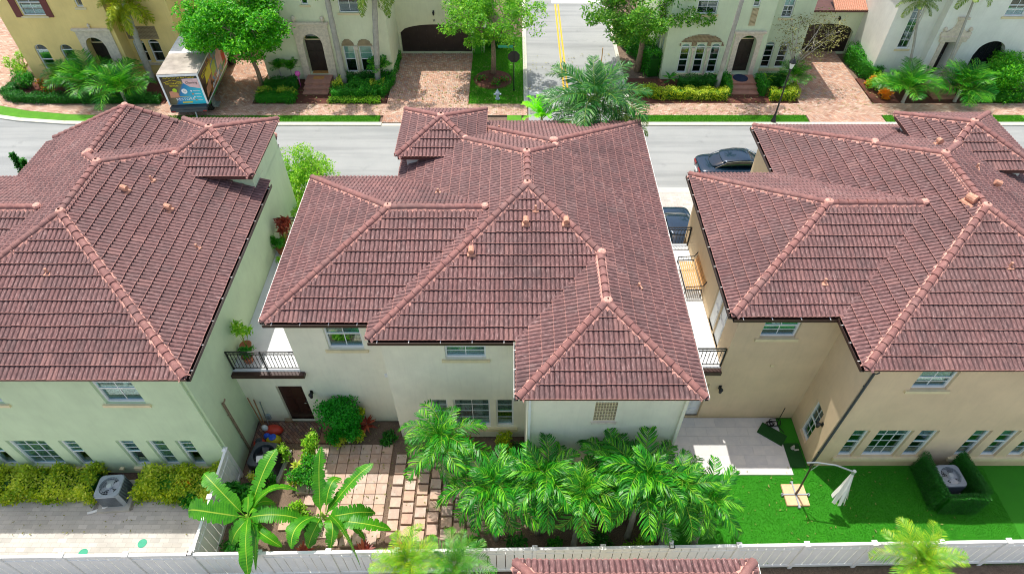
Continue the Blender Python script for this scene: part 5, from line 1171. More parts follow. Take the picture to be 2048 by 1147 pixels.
# ---------------------------------------------------------------- street side planting
tree(-16.7, 39.1, 6, (-.55, -.2, 4.55, 3.3, 2.6, 1.8), 'lf_tree', 'dense bright green tree shading the parked truck', 34000, .17, .13, seed=81, clusters=120)
tree(-1.4, 41.0, 6, (.1, -.3, 4.3, 3.3, 2.7, 1.75), 'lf_oak', 'oak tree in a round mulch bed beside the stop sign', 15000, .15, .16, seed=82, clusters=80)
tree(8.6, 41.6, 7, (.2, .4, 4.5, 4.2, 3.4, 2.0), 'lf_oak2', 'spreading oak on the right side of the side street', 20000, .19, .2, seed=83, clusters=90)
tree(17.9, 39.0, 5, (.9, .8, 3.4, 2.1, 1.6, 1.8), 'lf_brown', 'half bare pale tree in front of the arched garage of the sage house', 1500, .12, .08, seed=84, clusters=55, bark='bark_pale')
palm('foxtail_palm', -24.2, 40.2, 5.2, 'fox', 'yellow green foxtail palm in front of the yellow house', 15, (.9, -.7), 1.0, (.2, .15), base=(-24.4, 40.0), shaft=.7, seed=90, z=.05)
palm('foxtail_palm', -11.4, 39.7, 8.2, 'fox2', 'tall foxtail palm left of the twin windows, its trunk next to the door', 14, (.8, -.8), 1.15, (.19, .13), base=(-11.3, 39.5), shaft=.8, seed=91, z=.05)
palm('foxtail_palm', -8.3, 39.7, 7.2, 'fox2', 'foxtail palm with hanging grey green fronds left of the black garage door', 14, (.7, -.9), 1.15, (.19, .14), base=(-9.1, 39.6), shaft=.8, seed=92, z=.05)
palm('palm', 14.0, 39.3, 9.5, 'coco', 'very slender tall palm leaning across the front of the sage house', 12, (.9, -.5), .9, (.15, .10), base=(13.45, 38.9), seed=93, z=.05)
palm('palm', 25.1, 40.0, 5.4, 'coco', 'slim palm in front of the tall narrow window of the white house', 11, (.8, -.5), .72, (.09, .06), base=(26.2, 39.3), seed=94, z=.05)
palm('palm', 27.9, 39.5, 6.4, 'coco', 'slim leaning palm beside the door of the white house', 11, (.8, -.5), .8, (.09, .06), base=(28.0, 38.6), seed=95, z=.05)
for i, (x, y, sc, lab) in enumerate(((25.2, 37.3, .95, 'low spreading palm at the right edge of the driveway of the white house'), (28.6, 37.4, 1.0, 'low spreading palm in front of the steps of the white house'), (-27.2, 37.9, 1.05, 'low spreading palm at the left in front of the yellow house'), (-25.0, 37.2, 1.05, 'low spreading palm next to the parked truck'), (-29.2, 38.8, .75, 'low palm under the first arched window of the yellow house'), (18.3, 38.9, .6, 'small green palm beside the driveway of the sage house'), (-9.2, 40.0, .0, ''))):
    if sc: palm('low_palm', x, y, .9, 'sable', lab, 17, (1.3, .1), sc*1.08, (.10, .09), seed=100+i, z=.05, group='low spreading palms')
palm('small_palm', -15.6, 39.9, 1.0, 'small', 'small clumping palm left of the stone door surround of the cream-green house', 18, (1.4, .2), 1.0, (.05, .04), seed=110, z=.05); palm('small_palm', -14.7, 39.5, 1.1, 'small', 'small clumping palm next to the pink ball', 18, (1.4, .2), 1.1, (.05, .04), seed=111, z=.05)
palm('small_palm', -8.9, 39.8, 1.0, 'small', 'small bright palm under the right twin window', 22, (1.4, .1), 1.25, (.05, .04), seed=112, z=.05)
rosette(10.4, 39.4, .75, 14, 'lf_palm', 'broad leaved plant at the left corner of the sage house', z=.05, h=.6, name='plant'); rosette(13.9, 39.6, .6, 12, 'lf_palm', 'broad leaved plant left of the sage house steps', z=.05, h=.6, name='plant'); rosette(16.9, 39.5, .7, 12, 'lf_light', 'broad leaved plant right of the sage house steps', z=.05, h=.5, name='plant')
hh = dict(dens=420, size=.10)
hedge([(-33.2, 39.2, .3), (-33.0, 37.9, .32), (-31.8, 37.4, .3), (-28, 37.35, .28), (-22.8, 37.35, .28)], .55, 'lf_dark', 'clipped dark green hedge along the pavement of the yellow house', seed=121, **hh)
bush(-32.2, 39.0, .8, 1.4, 'lf_hedge', 'round green bush at the left corner of the yellow house', 1500, .13, seed=122); bush(-30.4, 38.2, .55, 1.1, 'lf_orange', 'orange brown shrub at the corner of the yellow house', 700, .12, seed=123, mats=['lf_red', 'lf_orange', 'lf_hedge']); bush(-29.8, 38.9, .6, 1.3, 'lf_light', 'light green shrub under the first arched window', 900, .12, seed=124)
bush(-33.6, 41.2, .9, 1.6, 'lf_light', 'yellow green bush beside the left wall of the yellow house', 1200, .13, seed=125); bush(-34.2, 45, 1.2, 2.2, 'lf_hedge', 'dark bush behind the left corner of the yellow house', 1300, .15, seed=126); bush(-23.0, 40.3, .6, 1.2, 'lf_dark', 'dark fern-like bush between the foxtail palm and the truck', 900, .13, seed=127)
hedge([(-16.7, 37.45, .3), (-14.1, 37.45, .3)], .5, 'lf_hedge', 'clipped front hedge left of the brick steps', seed=130, **hh); hedge([(-16.7, 38.05, .28), (-14.2, 38.05, .28)], .55, None, 'yellow green shrubs left of the brick steps', seed=131, mats=['lf_hedge', 'lf_croton2'], **hh); hedge([(-16.5, 39.0, .35), (-14.3, 39.0, .35)], .75, 'lf_dark', 'dark back hedge left of the brick steps', seed=132, **hh)
hedge([(-12.0, 37.35, .22), (-8.6, 37.35, .22)], .3, 'lf_light', 'low light green edging along the pavement right of the brick steps', seed=133, **hh); hedge([(-11.9, 38.0, .4), (-8.9, 38.0, .42), (-8.4, 39.2, .35), (-8.3, 43.2, .3)], .65, 'lf_hedge', 'curved dark green hedge turning along the driveway', seed=134, **hh)
hedge([(-11.9, 38.6, .25), (-11.3, 38.9, .25)], .75, 'lf_croton2', 'yellow shrub at the foot of the tall foxtail palm', seed=135, **hh); hedge([(-10.9, 38.75, .3), (-9.5, 38.75, .3)], .75, 'lf_hedge', 'green shrub between the two foxtail palms', seed=136, **hh); hedge([(-9.4, 38.6, .22), (-8.5, 38.9, .25)], .7, 'lf_croton2', 'yellow shrub at the corner by the driveway', seed=137, **hh); hedge([(-11.7, 39.7, .3), (-8.7, 39.8, .3)], .7, 'lf_dark', 'dark hedge under the twin arched windows', seed=138, **hh)
hedge([(-2.55, 43.7, .35), (-2.5, 44.2, .35)], 2.4, 'lf_tree', 'tall bright green column of ivy right of the black garage door', seed=139, **hh); hedge([(-1.9, 45, .4), (-.4, 45.2, .5)], 1.3, 'lf_dark', 'dark hedge behind the oak tree', seed=140, **hh)
hedge([(7.9, 46.5, .5), (9.2, 43, .5), (9.5, 40.6, .55)], 1.6, 'lf_hedge', 'tall green hedge along the side of the sage house', seed=141, **hh)
hedge([(8.1, 38.4, .35), (9.6, 37.9, .35), (13.9, 37.8, .33)], .65, None, 'long yellow green hedge in front of the three arched windows', seed=142, mats=['lf_croton', 'lf_croton2'], **hh); hedge([(10.9, 39.2, .4), (13.6, 39.2, .4)], .75, 'lf_dark', 'dark green hedge under the three arched windows', seed=143, **hh); hedge([(14.1, 38.0, .2), (14.05, 39.6, .2)], .8, 'lf_hedge', 'narrow green hedge on the left side of the sage house steps', seed=144, **hh)
hedge([(16.6, 37.75, .32), (18.3, 37.75, .3), (18.35, 39, .28)], .65, None, 'yellow green hedge at the lamp post', seed=145, mats=['lf_croton', 'lf_croton2'], **hh); hedge([(16.35, 38.0, .2), (16.3, 39.6, .22)], .85, 'lf_hedge', 'narrow green hedge with red flowers right of the sage house steps', seed=146, **hh); hedge([(16.9, 39.5, .35), (18.2, 39.7, .35)], .7, 'lf_dark', 'dark hedge under the right windows of the sage house', seed=147, **hh)
hedge([(23.7, 43.3, .35), (23.9, 41.5, .4), (24.4, 39.9, .45)], 1.1, 'lf_hedge', 'tall green shrubs along the right edge of the driveway', seed=148, **hh); bush(24.3, 38.9, .85, 1.1, 'lf_light', 'yellow green rounded bush by the driveway of the white house', 1500, .13, seed=149); bush(24.2, 37.9, .45, .75, 'lf_orange', 'bright orange flowering bush beside the driveway', 600, .12, seed=150); bush(23.8, 39.5, .3, .8, 'lf_orange', 'small orange flowering bush behind the yellow green one', 250, .12, seed=151)
hedge([(25.0, 39.4, .4), (27.0, 39.4, .42)], .85, 'lf_dark', 'dark green hedge under the tall narrow window', seed=152, **hh); t = bush(31.6, 38.7, 1.9, 2.6, 'lf_tree', 'large round clipped tree in front of the white house', 16000, .12, name='round_tree', cat='tree', seed=153, clumps=16); hedge([(29.3, 37.6, .4), (33, 37.6, .4)], .6, 'lf_hedge', 'dark hedge below the large round clipped tree', seed=154, **hh); bush(29.4, 39.1, .4, 1.3, 'lf_dark', 'thin shrub right of the white house door', 300, .12, seed=155)
# round mulch bed with flowers
MB().lathe([(1.35, 0), (1.35, .04), (1.2, .10), (0, .12)], (-1.4, 40.2, .02), 24).build('planting_bed', 'mulch', kind='structure')
for i, (x, y, r) in enumerate(((-2.2, 40.1, .35), (-1.2, 39.5, .35), (-.6, 40.0, .35))): bush(x, y, r, .35, 'lf_hedge', ['low plant with red flowers at the left of the round mulch bed', 'low plant at the front of the round mulch bed', 'low plant with red flowers at the right of the round mulch bed'][i], 250, .1, seed=160+i, mats=['lf_hedge', 'lf_hedge', 'lf_red'], z=.1)

# ---------------------------------------------------------------- street furniture
t = thing('street_lamp', (16.17, 35.0, .05), 'black street lamp with a lantern head on the grass verge', 'street lamp')
MB().lathe([(.16, 0), (.16, .1), (.11, .22), (.07, .5), (.05, .7), (.042, 3.3), (.06, 3.4), (.09, 3.5), (.06, 3.56)], n=12).build('pole', 'iron', t, local=True)
h_ = MB().lathe([(.08, 3.56), (.17, 3.9), (.17, 3.92), (.08, 3.92)], n=8).build('lantern_glass', 'pvc', t, local=True); MB().lathe([(.21, 3.92), (.2, 3.96), (.09, 4.12), (.03, 4.18), (.02, 4.3)], n=12).build('lantern_cap', 'iron', t, local=True)
t = thing('stop_sign', (.02, 38.75, .05), 'stop sign seen from behind with two green street name blades on top', 'stop sign'); MB().tube([(0, 0, 0), (0, 0, 3.45)], .035, 8).lathe([(.07, 0), (.06, .1), (.035, .12)], n=8).build('pole', 'iron', t, local=True)
m = MB(); m.lathe([(.40, -.012), (.40, .012)], n=8, M=Matrix.Translation((0, .06, 2.35)) @ Matrix.Rotation(PI/2, 4, 'X') @ Matrix.Rotation(PI/8, 4, 'Z')); m.build('sign_plate', 'iron', t, local=True)
MB().box((-1.0, -.012, 2.98), (-.05, .012, 3.14)).build('name_plate', 'sign_green', t, local=True); MB().box((-.012, .05, 3.2), (.012, .9, 3.36)).build('name_plate', 'sign_green', t, local=True)
t = thing('fire_hydrant', (-1.04, 37.7, .05), 'pale silver fire hydrant on the grass by the driveway', 'hydrant'); MB().lathe([(.16, 0), (.16, .05), (.10, .07), (.10, .42), (.14, .44), (.14, .48), (.10, .52), (.07, .6), (.03, .64), (.03, .7)], n=12).build('body', 'hydrant', t, local=True)
MB().tube([(-.2, 0, .36), (.2, 0, .36)], .055, 8).tube([(-.24, 0, .36), (-.2, 0, .36)], .07, 8).tube([(.2, 0, .36), (.24, 0, .36)], .07, 8).tube([(0, 0, .3), (0, -.18, .3)], .075, 8).build('outlet', 'hydrant', t, local=True)
MB().tube([(5.75, 39.6, 0), (5.75, 39.6, 2.6)], .035, 6).top('signpost', 'wood', 'thin yellow pole standing at the right side of the side street', 'pole')
m = MB().lathe([(.02, 0), (.14, .06), (.19, .19), (.14, .32), (.02, .38)], (-14.2, 39.2, .85), 12); m.tube([(-14.2, 39.2, .05), (-14.2, 39.2, .9)], .03, 6).top('garden_ball', 'pink', 'pink garden ball on a stick left of the brick steps', 'garden ornament', smooth=True)

# ---------------------------------------------------------------- vehicles
def loft(sections, name, mat, parent, sub=2, smooth=True, **kw):
    """sections: list of (x, [(y,z)...]) half profiles mirrored"""
    V = []; F = []; n = None
    for x, pr in sections:
        ring = [(x, y, z) for y, z in pr]+[(x, -y, z) for y, z in reversed(pr)]; n = len(ring); V += ring
    k = len(sections)
    for i in range(k-1):
        for j in range(n): F.append((i*n+j, i*n+(j+1) % n, (i+1)*n+(j+1) % n, (i+1)*n+j))
    F.append(tuple(reversed(range(n)))); F.append(tuple((k-1)*n+j for j in range(n)))
    me = bpy.data.meshes.new(name); me.from_pydata(V, [], F); me.materials.append(MAT[mat]); bm = bmesh.new(); bm.from_mesh(me); bmesh.ops.recalc_face_normals(bm, faces=bm.faces)
    bm.to_mesh(me); bm.free(); me.polygons.foreach_set('use_smooth', [True]*len(me.polygons)); o = link(me, name, parent)
    if sub: s = o.modifiers.new('s', 'SUBSURF'); s.levels = s.render_levels = sub
    return props(o, **kw)
def wheel(parent, x, y, r, w=.2, sgn=1):
    M = Matrix.Translation((x, y, r)) @ Matrix.Rotation(PI/2, 4, 'X'); wo = MB().lathe([(r*.6, -w/2), (r*.93, -w/2), (r, -w*.35), (r, w*.35), (r*.93, w/2), (r*.6, w/2)], n=20, M=M).build('wheel', 'tyre', parent, local=True)
    m = MB().lathe([(r*.62, -w*.3), (r*.62, w*.3)], n=16, M=M); 
    for k in range(5):
        a = k*2*PI/5; m.tube([M @ Vector((0, 0, sgn*-w*.42)), M @ Vector((r*.58*math.cos(a), r*.58*math.sin(a), sgn*-w*.42))], .03, 4)
    m.build('rim', 'chrome', wo, local=True)
def sedan(x, y, rz, label):
    t = thing('parked_car', (x, y, 0), label, 'car', rz=rz); L = 4.7
    def pr(w, z0, z1, zt, wt): return [(w*.86, z0), (w, z0+.15), (w*1.0, z1-.12), (w*.97, z1), (wt, zt), (wt*.5, zt+.012)]
    loft([(-2.35, pr(.70, .35, .72, .76, .6)), (-2.28, pr(.80, .28, .84, .90, .68)), (-1.95, pr(.90, .22, .90, .97, .74)), (-1.3, pr(.92, .2, .93, .99, .76)), (0, pr(.93, .2, .93, .95, .78)), (.95, pr(.92, .2, .91, .95, .78)), (1.6, pr(.90, .22, .86, .90, .74)), (2.1, pr(.84, .25, .74, .79, .66)), (2.32, pr(.68, .32, .58, .62, .5))], 'body', 'car_paint', t)
    cab = loft([(-1.78, [(.60, .94), (.58, .97), (.3, .98)]), (-1.15, [(.72, .92), (.60, 1.30), (.3, 1.33)]), (-.5, [(.75, .92), (.62, 1.40), (.3, 1.44)]), (.2, [(.75, .92), (.62, 1.41), (.3, 1.45)]), (.55, [(.75, .92), (.60, 1.34), (.3, 1.38)]), (1.25, [(.70, .9), (.60, .95), (.3, .96)])], 'windows', 'car_glass', t)
    loft([(-1.2, [(.60, 1.26), (.58, 1.30), (.25, 1.33)]), (-1.0, [(.62, 1.34), (.60, 1.37), (.25, 1.40)]), (-.4, [(.65, 1.40), (.62, 1.44), (.28, 1.475)]), (.2, [(.65, 1.40), (.62, 1.445), (.28, 1.48)]), (.5, [(.62, 1.34), (.60, 1.38), (.25, 1.41)])], 'roof_panel', 'car_paint', t, 1)
    for sx in (-1, 1):
        MB().tube([(-1.55, sx*.66, 1.02), (-.95, sx*.63, 1.33), (-.3, sx*.64, 1.42), (.4, sx*.63, 1.38), (1.15, sx*.70, .97)], .02, 5).build('window_trim', 'chrome', t, local=True)
        MB().box((-2.37, sx*.42-.2, .66), (-2.26, sx*.42+.2, .8)).build('tail_light', 'tail', t, local=True); MB().box((2.1, sx*.52-.18, .56), (2.3, sx*.52+.18, .68)).build('headlight', 'pvc', t, local=True)
        MB().box((.55, sx*.98-.10, .92), (.75, sx*.98+.08, 1.05), tap=.02).build('mirror', 'car_paint', t, local=True); MB().box((-.25, sx*.935-.01, .76), (-.1, sx*.935+.012, .79)).build('door_handle', 'chrome', t, local=True)
        for wx in (-1.4, 1.45): wheel(t, wx, sx*.82, .33, .2, sx)
    MB().box((-2.40, -.26, .45), (-2.35, .26, .57)).build('number_plate', 'pvc', t, local=True)
    return t
sedan(12.55, 29.55, R(2), 'dark blue sedan parked across the street kerb beside the tan house'); sedan(8.1, 23.45, R(-90), 'dark blue car standing on the driveway between the cream and tan houses')
# box truck
t = thing('box_truck', (-20.35, 38.25, .06), 'white box truck with a colourful cleaning advert parked on a brick driveway', 'truck', rz=R(5))   # local y: forward
x0, x1, y0, y1, zb, zt = -1.17, 1.17, -2.65, 2.65, .85, 2.85
def paint_mat(name, side=False):
    k = NT(name); sp = k.n('ShaderNodeSeparateXYZ'); k.l(k.obj, sp.inputs[0]); n = k.noise(k.obj, 1.3, 2)
    if side:
        c = k.ramp(k.math('ADD', k.math('MULTIPLY', sp.outputs[1], .15), k.math('MULTIPLY', n, .9)), [(.25, hexc('2c2416')), (.38, hexc('c8782c')), (.46, hexc('2f9ac8')), (.56, hexc('8fb02a')), (.66, hexc('d8d0c0')), (.78, hexc('c8503a'))])
        f = k.ramp(sp.outputs[2], [(.0, (1, 1, 1)), (.01, (0, 0, 0))])
    else:
        u = k.math('ADD', k.math('ADD', k.math('MULTIPLY', sp.outputs[0], .45), .5), k.math('MULTIPLY', k.math('SUBTRACT', sp.outputs[2], 1.8), -.28)); u = k.math('ADD', u, k.math('MULTIPLY', n, .12))
        c = k.ramp(u, [(.25, hexc('4a3c22')), (.46, hexc('6c6a4a')), (.52, hexc('1479b8')), (.75, hexc('26a8cc')), (1., hexc('20c4dc'))])
    k.l(c, k.b.inputs['Base Color']); k.rough(.35); MAT[name] = k.m
paint_mat('ad_rear'); paint_mat('ad_side', True)
plain('truck_roof', 'a59d92', .6, var=.35, nscale=1.3); plain('ad_yellow', 'f0d818', .4); plain('ad_white', 'eef0f2', .4); plain('ad_pink', 'e8c0c0', .4); plain('ad_dark', '1e1c14', .4); plain('ad_skin', 'd09070', .5); plain('ad_green', '1f8a3a', .4); plain('ad_lime', 'b8d820', .4); plain('ad_orange', 'f08a30', .4)
MB().box((x0, y0, zb), (x1, y1, zt)).build('cargo_box', 'ad_white', t, local=True); MB().box((x0-.02, y0-.02, zt), (x1+.02, y0+2.6, zt+.05)).build('roof_panel', 'truck_roof', t, local=True); MB().box((x0-.02, y0+2.6, zt), (x1+.02, y1+.02, zt+.06)).build('roof_panel', 'ad_white', t, local=True)
for a, b in (((x0-.02, y0-.045, zb), (x0+.08, y0, zt)), ((x1-.08, y0-.045, zb), (x1+.02, y0, zt)), ((x0+.08, y0-.045, zt-.12), (x1-.08, y0, zt)), ((x1, y0, zt-.08), (x1+.03, y1, zt)), ((x1, y0, zb), (x1+.03, y1, zb+.07))): MB().box(a, b).build('corner_rail', 'ad_white', t, local=True)
rear = MB().box((x0+.09, y0-.02, zb+.02), (x1-.09, y0-.002, zt-.13)).build('rear_door', 'ad_rear', t, local=True); sd = MB().box((x1, y0+.04, zb+.08), (x1+.012, y1-.05, zt-.1)).build('side_panel', 'ad_side', t, local=True)
def text(s_, size, M, mat, parent, name='lettering', al='LEFT', sx=1.):
    c = bpy.data.curves.new('txt', 'FONT'); c.body = s_; c.size = size; c.align_x = al; c.extrude = .003; c.resolution_u = 2; o = bpy.data.objects.new('txt', c); COL.objects.link(o)
    dg = bpy.context.evaluated_depsgraph_get(); me = bpy.data.meshes.new_from_object(o.evaluated_get(dg)); me.name = name; bpy.data.objects.remove(o); me.materials.clear(); me.materials.append(MAT[mat])
    o2 = link(me, name, parent, M @ Matrix.Diagonal((sx, 1, 1, 1))); return o2
RX = Matrix.Rotation(PI/2, 4, 'X'); yy = y0-.028
def tx(s_, x, z, size, mat, al='LEFT', sx=1.): return text(s_, size, Matrix.Translation((x, yy, z)) @ RX, mat, rear, al=al, sx=sx)
MB().box((x0+.09, yy+.002, zt-.28), (x1-.09, yy+.006, zt-.135)).build('band', 'ad_dark', rear, local=True)
tx('We Put Your Life Back Together', 0, zt-.25, .125, 'ad_yellow', 'CENTER', 1.1); tx('RESTORATION', -.88, zt-.62, .15, 'ad_yellow'); tx('SERVICES', -.7, zt-.77, .13, 'ad_yellow')
MB().tube([(-.95, yy, zt-.5), (-.45, yy, zt-.34), (.08, yy, zt-.5)], .014, 4).build('logo_roof', 'ad_yellow', rear, local=True)
m = MB(); m.face([(.15, yy+.004, zt-.3), (.15, yy+.004, zt-.55), (.45, yy+.004, zt-.82), (1.07, yy+.004, zt-.95), (1.07, yy+.004, zt-.3)]); m.build('panel', 'ad_pink', rear, local=True); tx('Cleaning', .28, zt-.62, .2, 'ad_dark')
for i in range(4): tx(['carpet', 'air duct', 'mold', 'fire'][i] if False else '', 0, 0, .1, 'ad_white') if False else None; MB().lathe([(.05, -.003), (.05, .003)], (.45+.04*i, yy, zt-1.1-.2*i), 10, M=RX).build('bullet', 'ad_orange' if i % 2 else 'ad_white', rear, local=True); MB().box((.55+.04*i, yy, zt-1.12-.2*i), (.95, yy+.004, zt-1.10-.2*i)).box((.55+.04*i, yy, zt-1.08-.2*i), (.85, yy+.004, zt-1.065-.2*i)).build('text_line', 'ad_white', rear, local=True)
MB().lathe([(.17, -.002), (.17, .002)], (.05, yy, zt-1.1), 18, M=RX).build('badge', 'ad_white', rear, local=True); tx('24', .05, zt-1.15, .14, 'car_glass', 'CENTER')
MB().lathe([(.13, -.002), (.13, .002)], (-.5, yy, zt-1.02), 14, M=RX).build('cap_print', 'ad_lime', rear, local=True); MB().face([(-.9, yy, zt-1.5), (-.35, yy, zt-1.5), (-.35, yy, zt-1.2), (-.62, yy, zt-1.05), (-.85, yy, zt-1.1)]).build('figure_print', 'ad_skin', rear, local=True)
tx('RESTORE', -.05, zt-1.70, .23, 'ad_white', 'CENTER', 1.2); MB().box((-.95, yy, zt-1.46), (.3, yy+.004, zt-1.44)).box((-.3, yy, zt-1.88), (.3, yy+.004, zt-1.80)).build('text_line', 'ad_yellow', rear, local=True)
RS = Matrix.Rotation(PI/2, 4, 'Z') @ RX
for i, (a, b, c, d, mt) in enumerate(((-2.4, -1.2, 1.1, 1.7, 'ad_skin'), (-1.9, -.4, 1.75, 2.4, 'ad_yellow'), (-.6, .5, 1.5, 2.2, 'ad_lime'), (-1.2, .8, 1.05, 1.35, 'ad_white'), (.6, 2.0, 1.4, 2.3, 'ad_pink'), (-2.5, 1.8, .95, 1.06, 'ad_orange'), (1.2, 2.4, 1.0, 1.3, 'ad_green'))):
    MB().face([(x1+.014+i*.001, a, c), (x1+.014+i*.001, b-.1, c+.08), (x1+.014+i*.001, b, d), (x1+.014+i*.001, a+.3, d-.1)]).build('print', mt, sd, local=True)
text('RESTORATION', .38, Matrix.Translation((x1+.026, -2.3, 2.25)) @ RS, 'ad_yellow', sd); text('Cleaning', .3, Matrix.Translation((x1+.026, -1.0, 1.15)) @ RS, 'car_glass', sd)
MB().box((-1.1, y0-.3, .62), (1.1, y0+.1, .80)).box((-1.1, y0-.33, .5), (1.1, y0-.27, .66)).build('rear_bumper', 'ac_dark', t, local=True); MB().box((-.5, y0+.2, .5), (-.36, y1+1.5, .72)).box((.36, y0+.2, .5), (.5, y1+1.5, .72)).box((x0+.1, y0+.1, .74), (x1-.1, y1, .85)).build('chassis', 'iron', t, local=True)
for sx in (-1, 1):
    MB().box((sx*.95-.12, y0-.345, .52), (sx*.95+.12, y0-.33, .6)).build('tail_light', 'tail', t, local=True); MB().box((sx*.95-.2, y0+.25, .28), (sx*.95+.2, y0+.27, .74)).build('mud_flap', 'rubber', t, local=True)
MB().tube([(.3, y0-.2, .62), (.38, y0-.45, .15)], .05, 6).build('step', 'steel', t, local=True); MB().box((x1-.35, y0+.15, .70), (x1+.02, y1-.2, .86)).build('side_skirt', 'ad_green', t, local=True); MB().box((x1+.02, y0+.5, .3), (x1+.35, y0+1.1, .36)).box((x1-.02, y0+.5, .34), (x1+.04, y0+1.1, .8)).build('side_step', 'steel', t, local=True)
cabs = [(y1+.1, 1.0, .55, 1.9), (y1+.4, 1.02, .5, 2.15), (y1+1.1, 1.02, .5, 2.2), (y1+1.6, 1.0, .5, 1.45), (y1+2.3, .95, .5, 1.3), (y1+2.4, .85, .55, 1.1)]
c_ = loft([(y, [(w*.95, z0), (w, z0+.2), (w, (z0+z1)/2), (w*.88, z1), (w*.4, z1+.03)]) for y, w, z0, z1 in cabs], 'cab', 'ad_white', t, 1); c_.rotation_euler = (0, 0, PI/2)
MB().box((-.85, y1+1.32, 1.5), (.85, y1+1.36, 2.05), M=Matrix.Translation((0, 0, 0))).build('windscreen', 'car_glass', t, local=True)
def ywheel(x, y, r, w=.24):
    M = Matrix.Translation((x, y, r)) @ Matrix.Rotation(PI/2, 4, 'Y'); wo = MB().lathe([(r*.6, -w/2), (r*.93, -w/2), (r, -w*.35), (r, w*.35), (r*.93, w/2), (r*.6, w/2)], n=20, M=M).build('wheel', 'tyre', t, local=True)
    MB().lathe([(r*.6, -w*.4), (r*.3, -w*.2), (r*.3, w*.2), (r*.6, w*.4)], n=16, M=M).build('rim', 'ad_white', wo, local=True)
for sx in (-1, 1):
    for y in (y0+.75, y1+1.4): ywheel(sx*.98, y, .40)
    ywheel(sx*.72, y0+.75, .40)

# ---------------------------------------------------------------- yard things
def ac_unit(x, y, rz, label, mats=('ac_grey', 'ac_dark', 'fan'), s=.86, h=.82, pad=True, openfan=False):
    t = thing('air_conditioner', (x, y, 0), label, 'air conditioner', rz=rz); q = s/2; c = .09
    def ring(k, z): a = q*k; b = a-c*k; return [(-b, -a, z), (b, -a, z), (a, -b, z), (a, b, z), (b, a, z), (-b, a, z), (-a, b, z), (-a, -b, z)]
    m = MB(); lv = [ring(1, .12), ring(1, h), ring(.98, h+.03)]; b0 = len(m.v)
    for r in lv: m.v += r
    for i in range(2):
        for j in range(8): m.f.append((b0+i*8+j, b0+i*8+(j+1) % 8, b0+i*8+8+(j+1) % 8, b0+i*8+8+j)); m.m.append(0)
    R_ = s*.39; n = 32                              # top plate with a round opening
    circ = [(R_*math.cos(2*PI*k/n), R_*math.sin(2*PI*k/n), h+.035) for k in range(n)]; top = lv[2]
    def sq(a):
        cs, sn = math.cos(a), math.sin(a); k = q*.98/max(abs(cs), abs(sn)); x_, y_ = cs*k, sn*k; lim = (q*2-c)*.98
        if abs(x_)+abs(y_) > lim: f = lim/(abs(x_)+abs(y_)); x_, y_ = x_*f, y_*f
        return (x_, y_, h+.03)
    for k in range(n):
        a, b = 2*PI*k/n, 2*PI*(k+1)/n; m.face([circ[k], circ[(k+1) % n], sq(b), sq(a)]); d = lambda v, z: (v[0], v[1], z); m.face([circ[k], circ[(k+1) % n], d(circ[(k+1) % n], h-.22), d(circ[k], h-.22)])
    m.build('casing', mats[0], t, local=True)
    MB().lathe([(R_, h-.22), (R_, h-.215)], n=24).build('fan_well', 'interior', t, local=True)
    g = MB(); 
    for i in range(9):
        z = .18+i*(h-.24)/8
        for sgn in (-1, 1): g.box((-q+c, sgn*q-.012, z), (q-c, sgn*q+.012, z+.03)); g.box((sgn*q-.012, -q+c, z), (sgn*q+.012, q-c, z+.03))
    g.build('louvre', mats[1], t, local=True)
    f = MB().lathe([(.09, h-.1), (.09, h-.02), (.03, h)], n=12)
    for k in range(4):
        a = k*PI/2+.3; p0 = Vector((math.cos(a)*.08, math.sin(a)*.08, h-.08)); p1 = Vector((math.cos(a)*R_*.9, math.sin(a)*R_*.9, h-.08)); sd = Vector((-math.sin(a), math.cos(a), .35))*.13; f.face([p0-sd*.5, p1-sd, p1+sd, p0+sd*.5])
    f.build('fan', mats[2], t, local=True)
    if not openfan:
        w_ = MB()
        for k in range(20): a = 2*PI*k/20; w_.tube([(.1*math.cos(a), .1*math.sin(a), h+.05), (R_*math.cos(a+.25), R_*math.sin(a+.25), h+.035)], .006, 3)
        for r in (.14, .22, .29): w_.tube([(r*math.cos(2*PI*k/20), r*math.sin(2*PI*k/20), h+.047) for k in range(21)], .006, 3, cap=False)
        w_.lathe([(.10, h+.045), (.09, h+.06), (.02, h+.065)], n=12).build('fan_guard', 'fan', t, local=True)
    if pad: MB().box((-q-.12, -q-.16, .0), (q+.12, q+.16, .12)).build('pad', 'concrete', t, local=True)
    return t
t = ac_unit(-14.2, 10.45, R(4), 'grey air conditioner between the two croton hedges of the green house')
MB().tube([(-14.35, 10.05, .2), (-14.6, 9.98, .06), (-14.95, 9.85, .05), (-15.05, 9.83, .05)], .05, 8).tube([(-14.7, 10.3, .1), (-14.8, 10.2, .08)], .06, 6).top('drain_pipe', 'pvc', 'white elbow pipe lying beside the grey air conditioner on the left', 'pipe')
MB().box((-14.95, 9.95, -.02), (-13.55, 10.35, .02)).top('gravel_patch', 'gravel', 'patch of loose gravel around the grey air conditioner on the left', 'gravel', kind='stuff')
ac_unit(-9.1, 11.7, R(-8), 'dark old air conditioner with its guard missing beside the green wall', mats=('ac_old', 'iron', 'ac_dark'), s=1.0, h=.8, openfan=True)
o = MB().box((-.12, -.12, 0), (.12, .12, .02)).build('metal_plate', 'pvc', None, local=True); o.location = (-9.2, 11.5, .84); o.rotation_euler = (.1, .1, .2); props(o, 'square white plate lying in the open top of the dark old air conditioner', 'plate')
ac_unit(15.55, 10.85, R(2), 'light blue-grey air conditioner enclosed by artificial box hedge panels', s=.84)
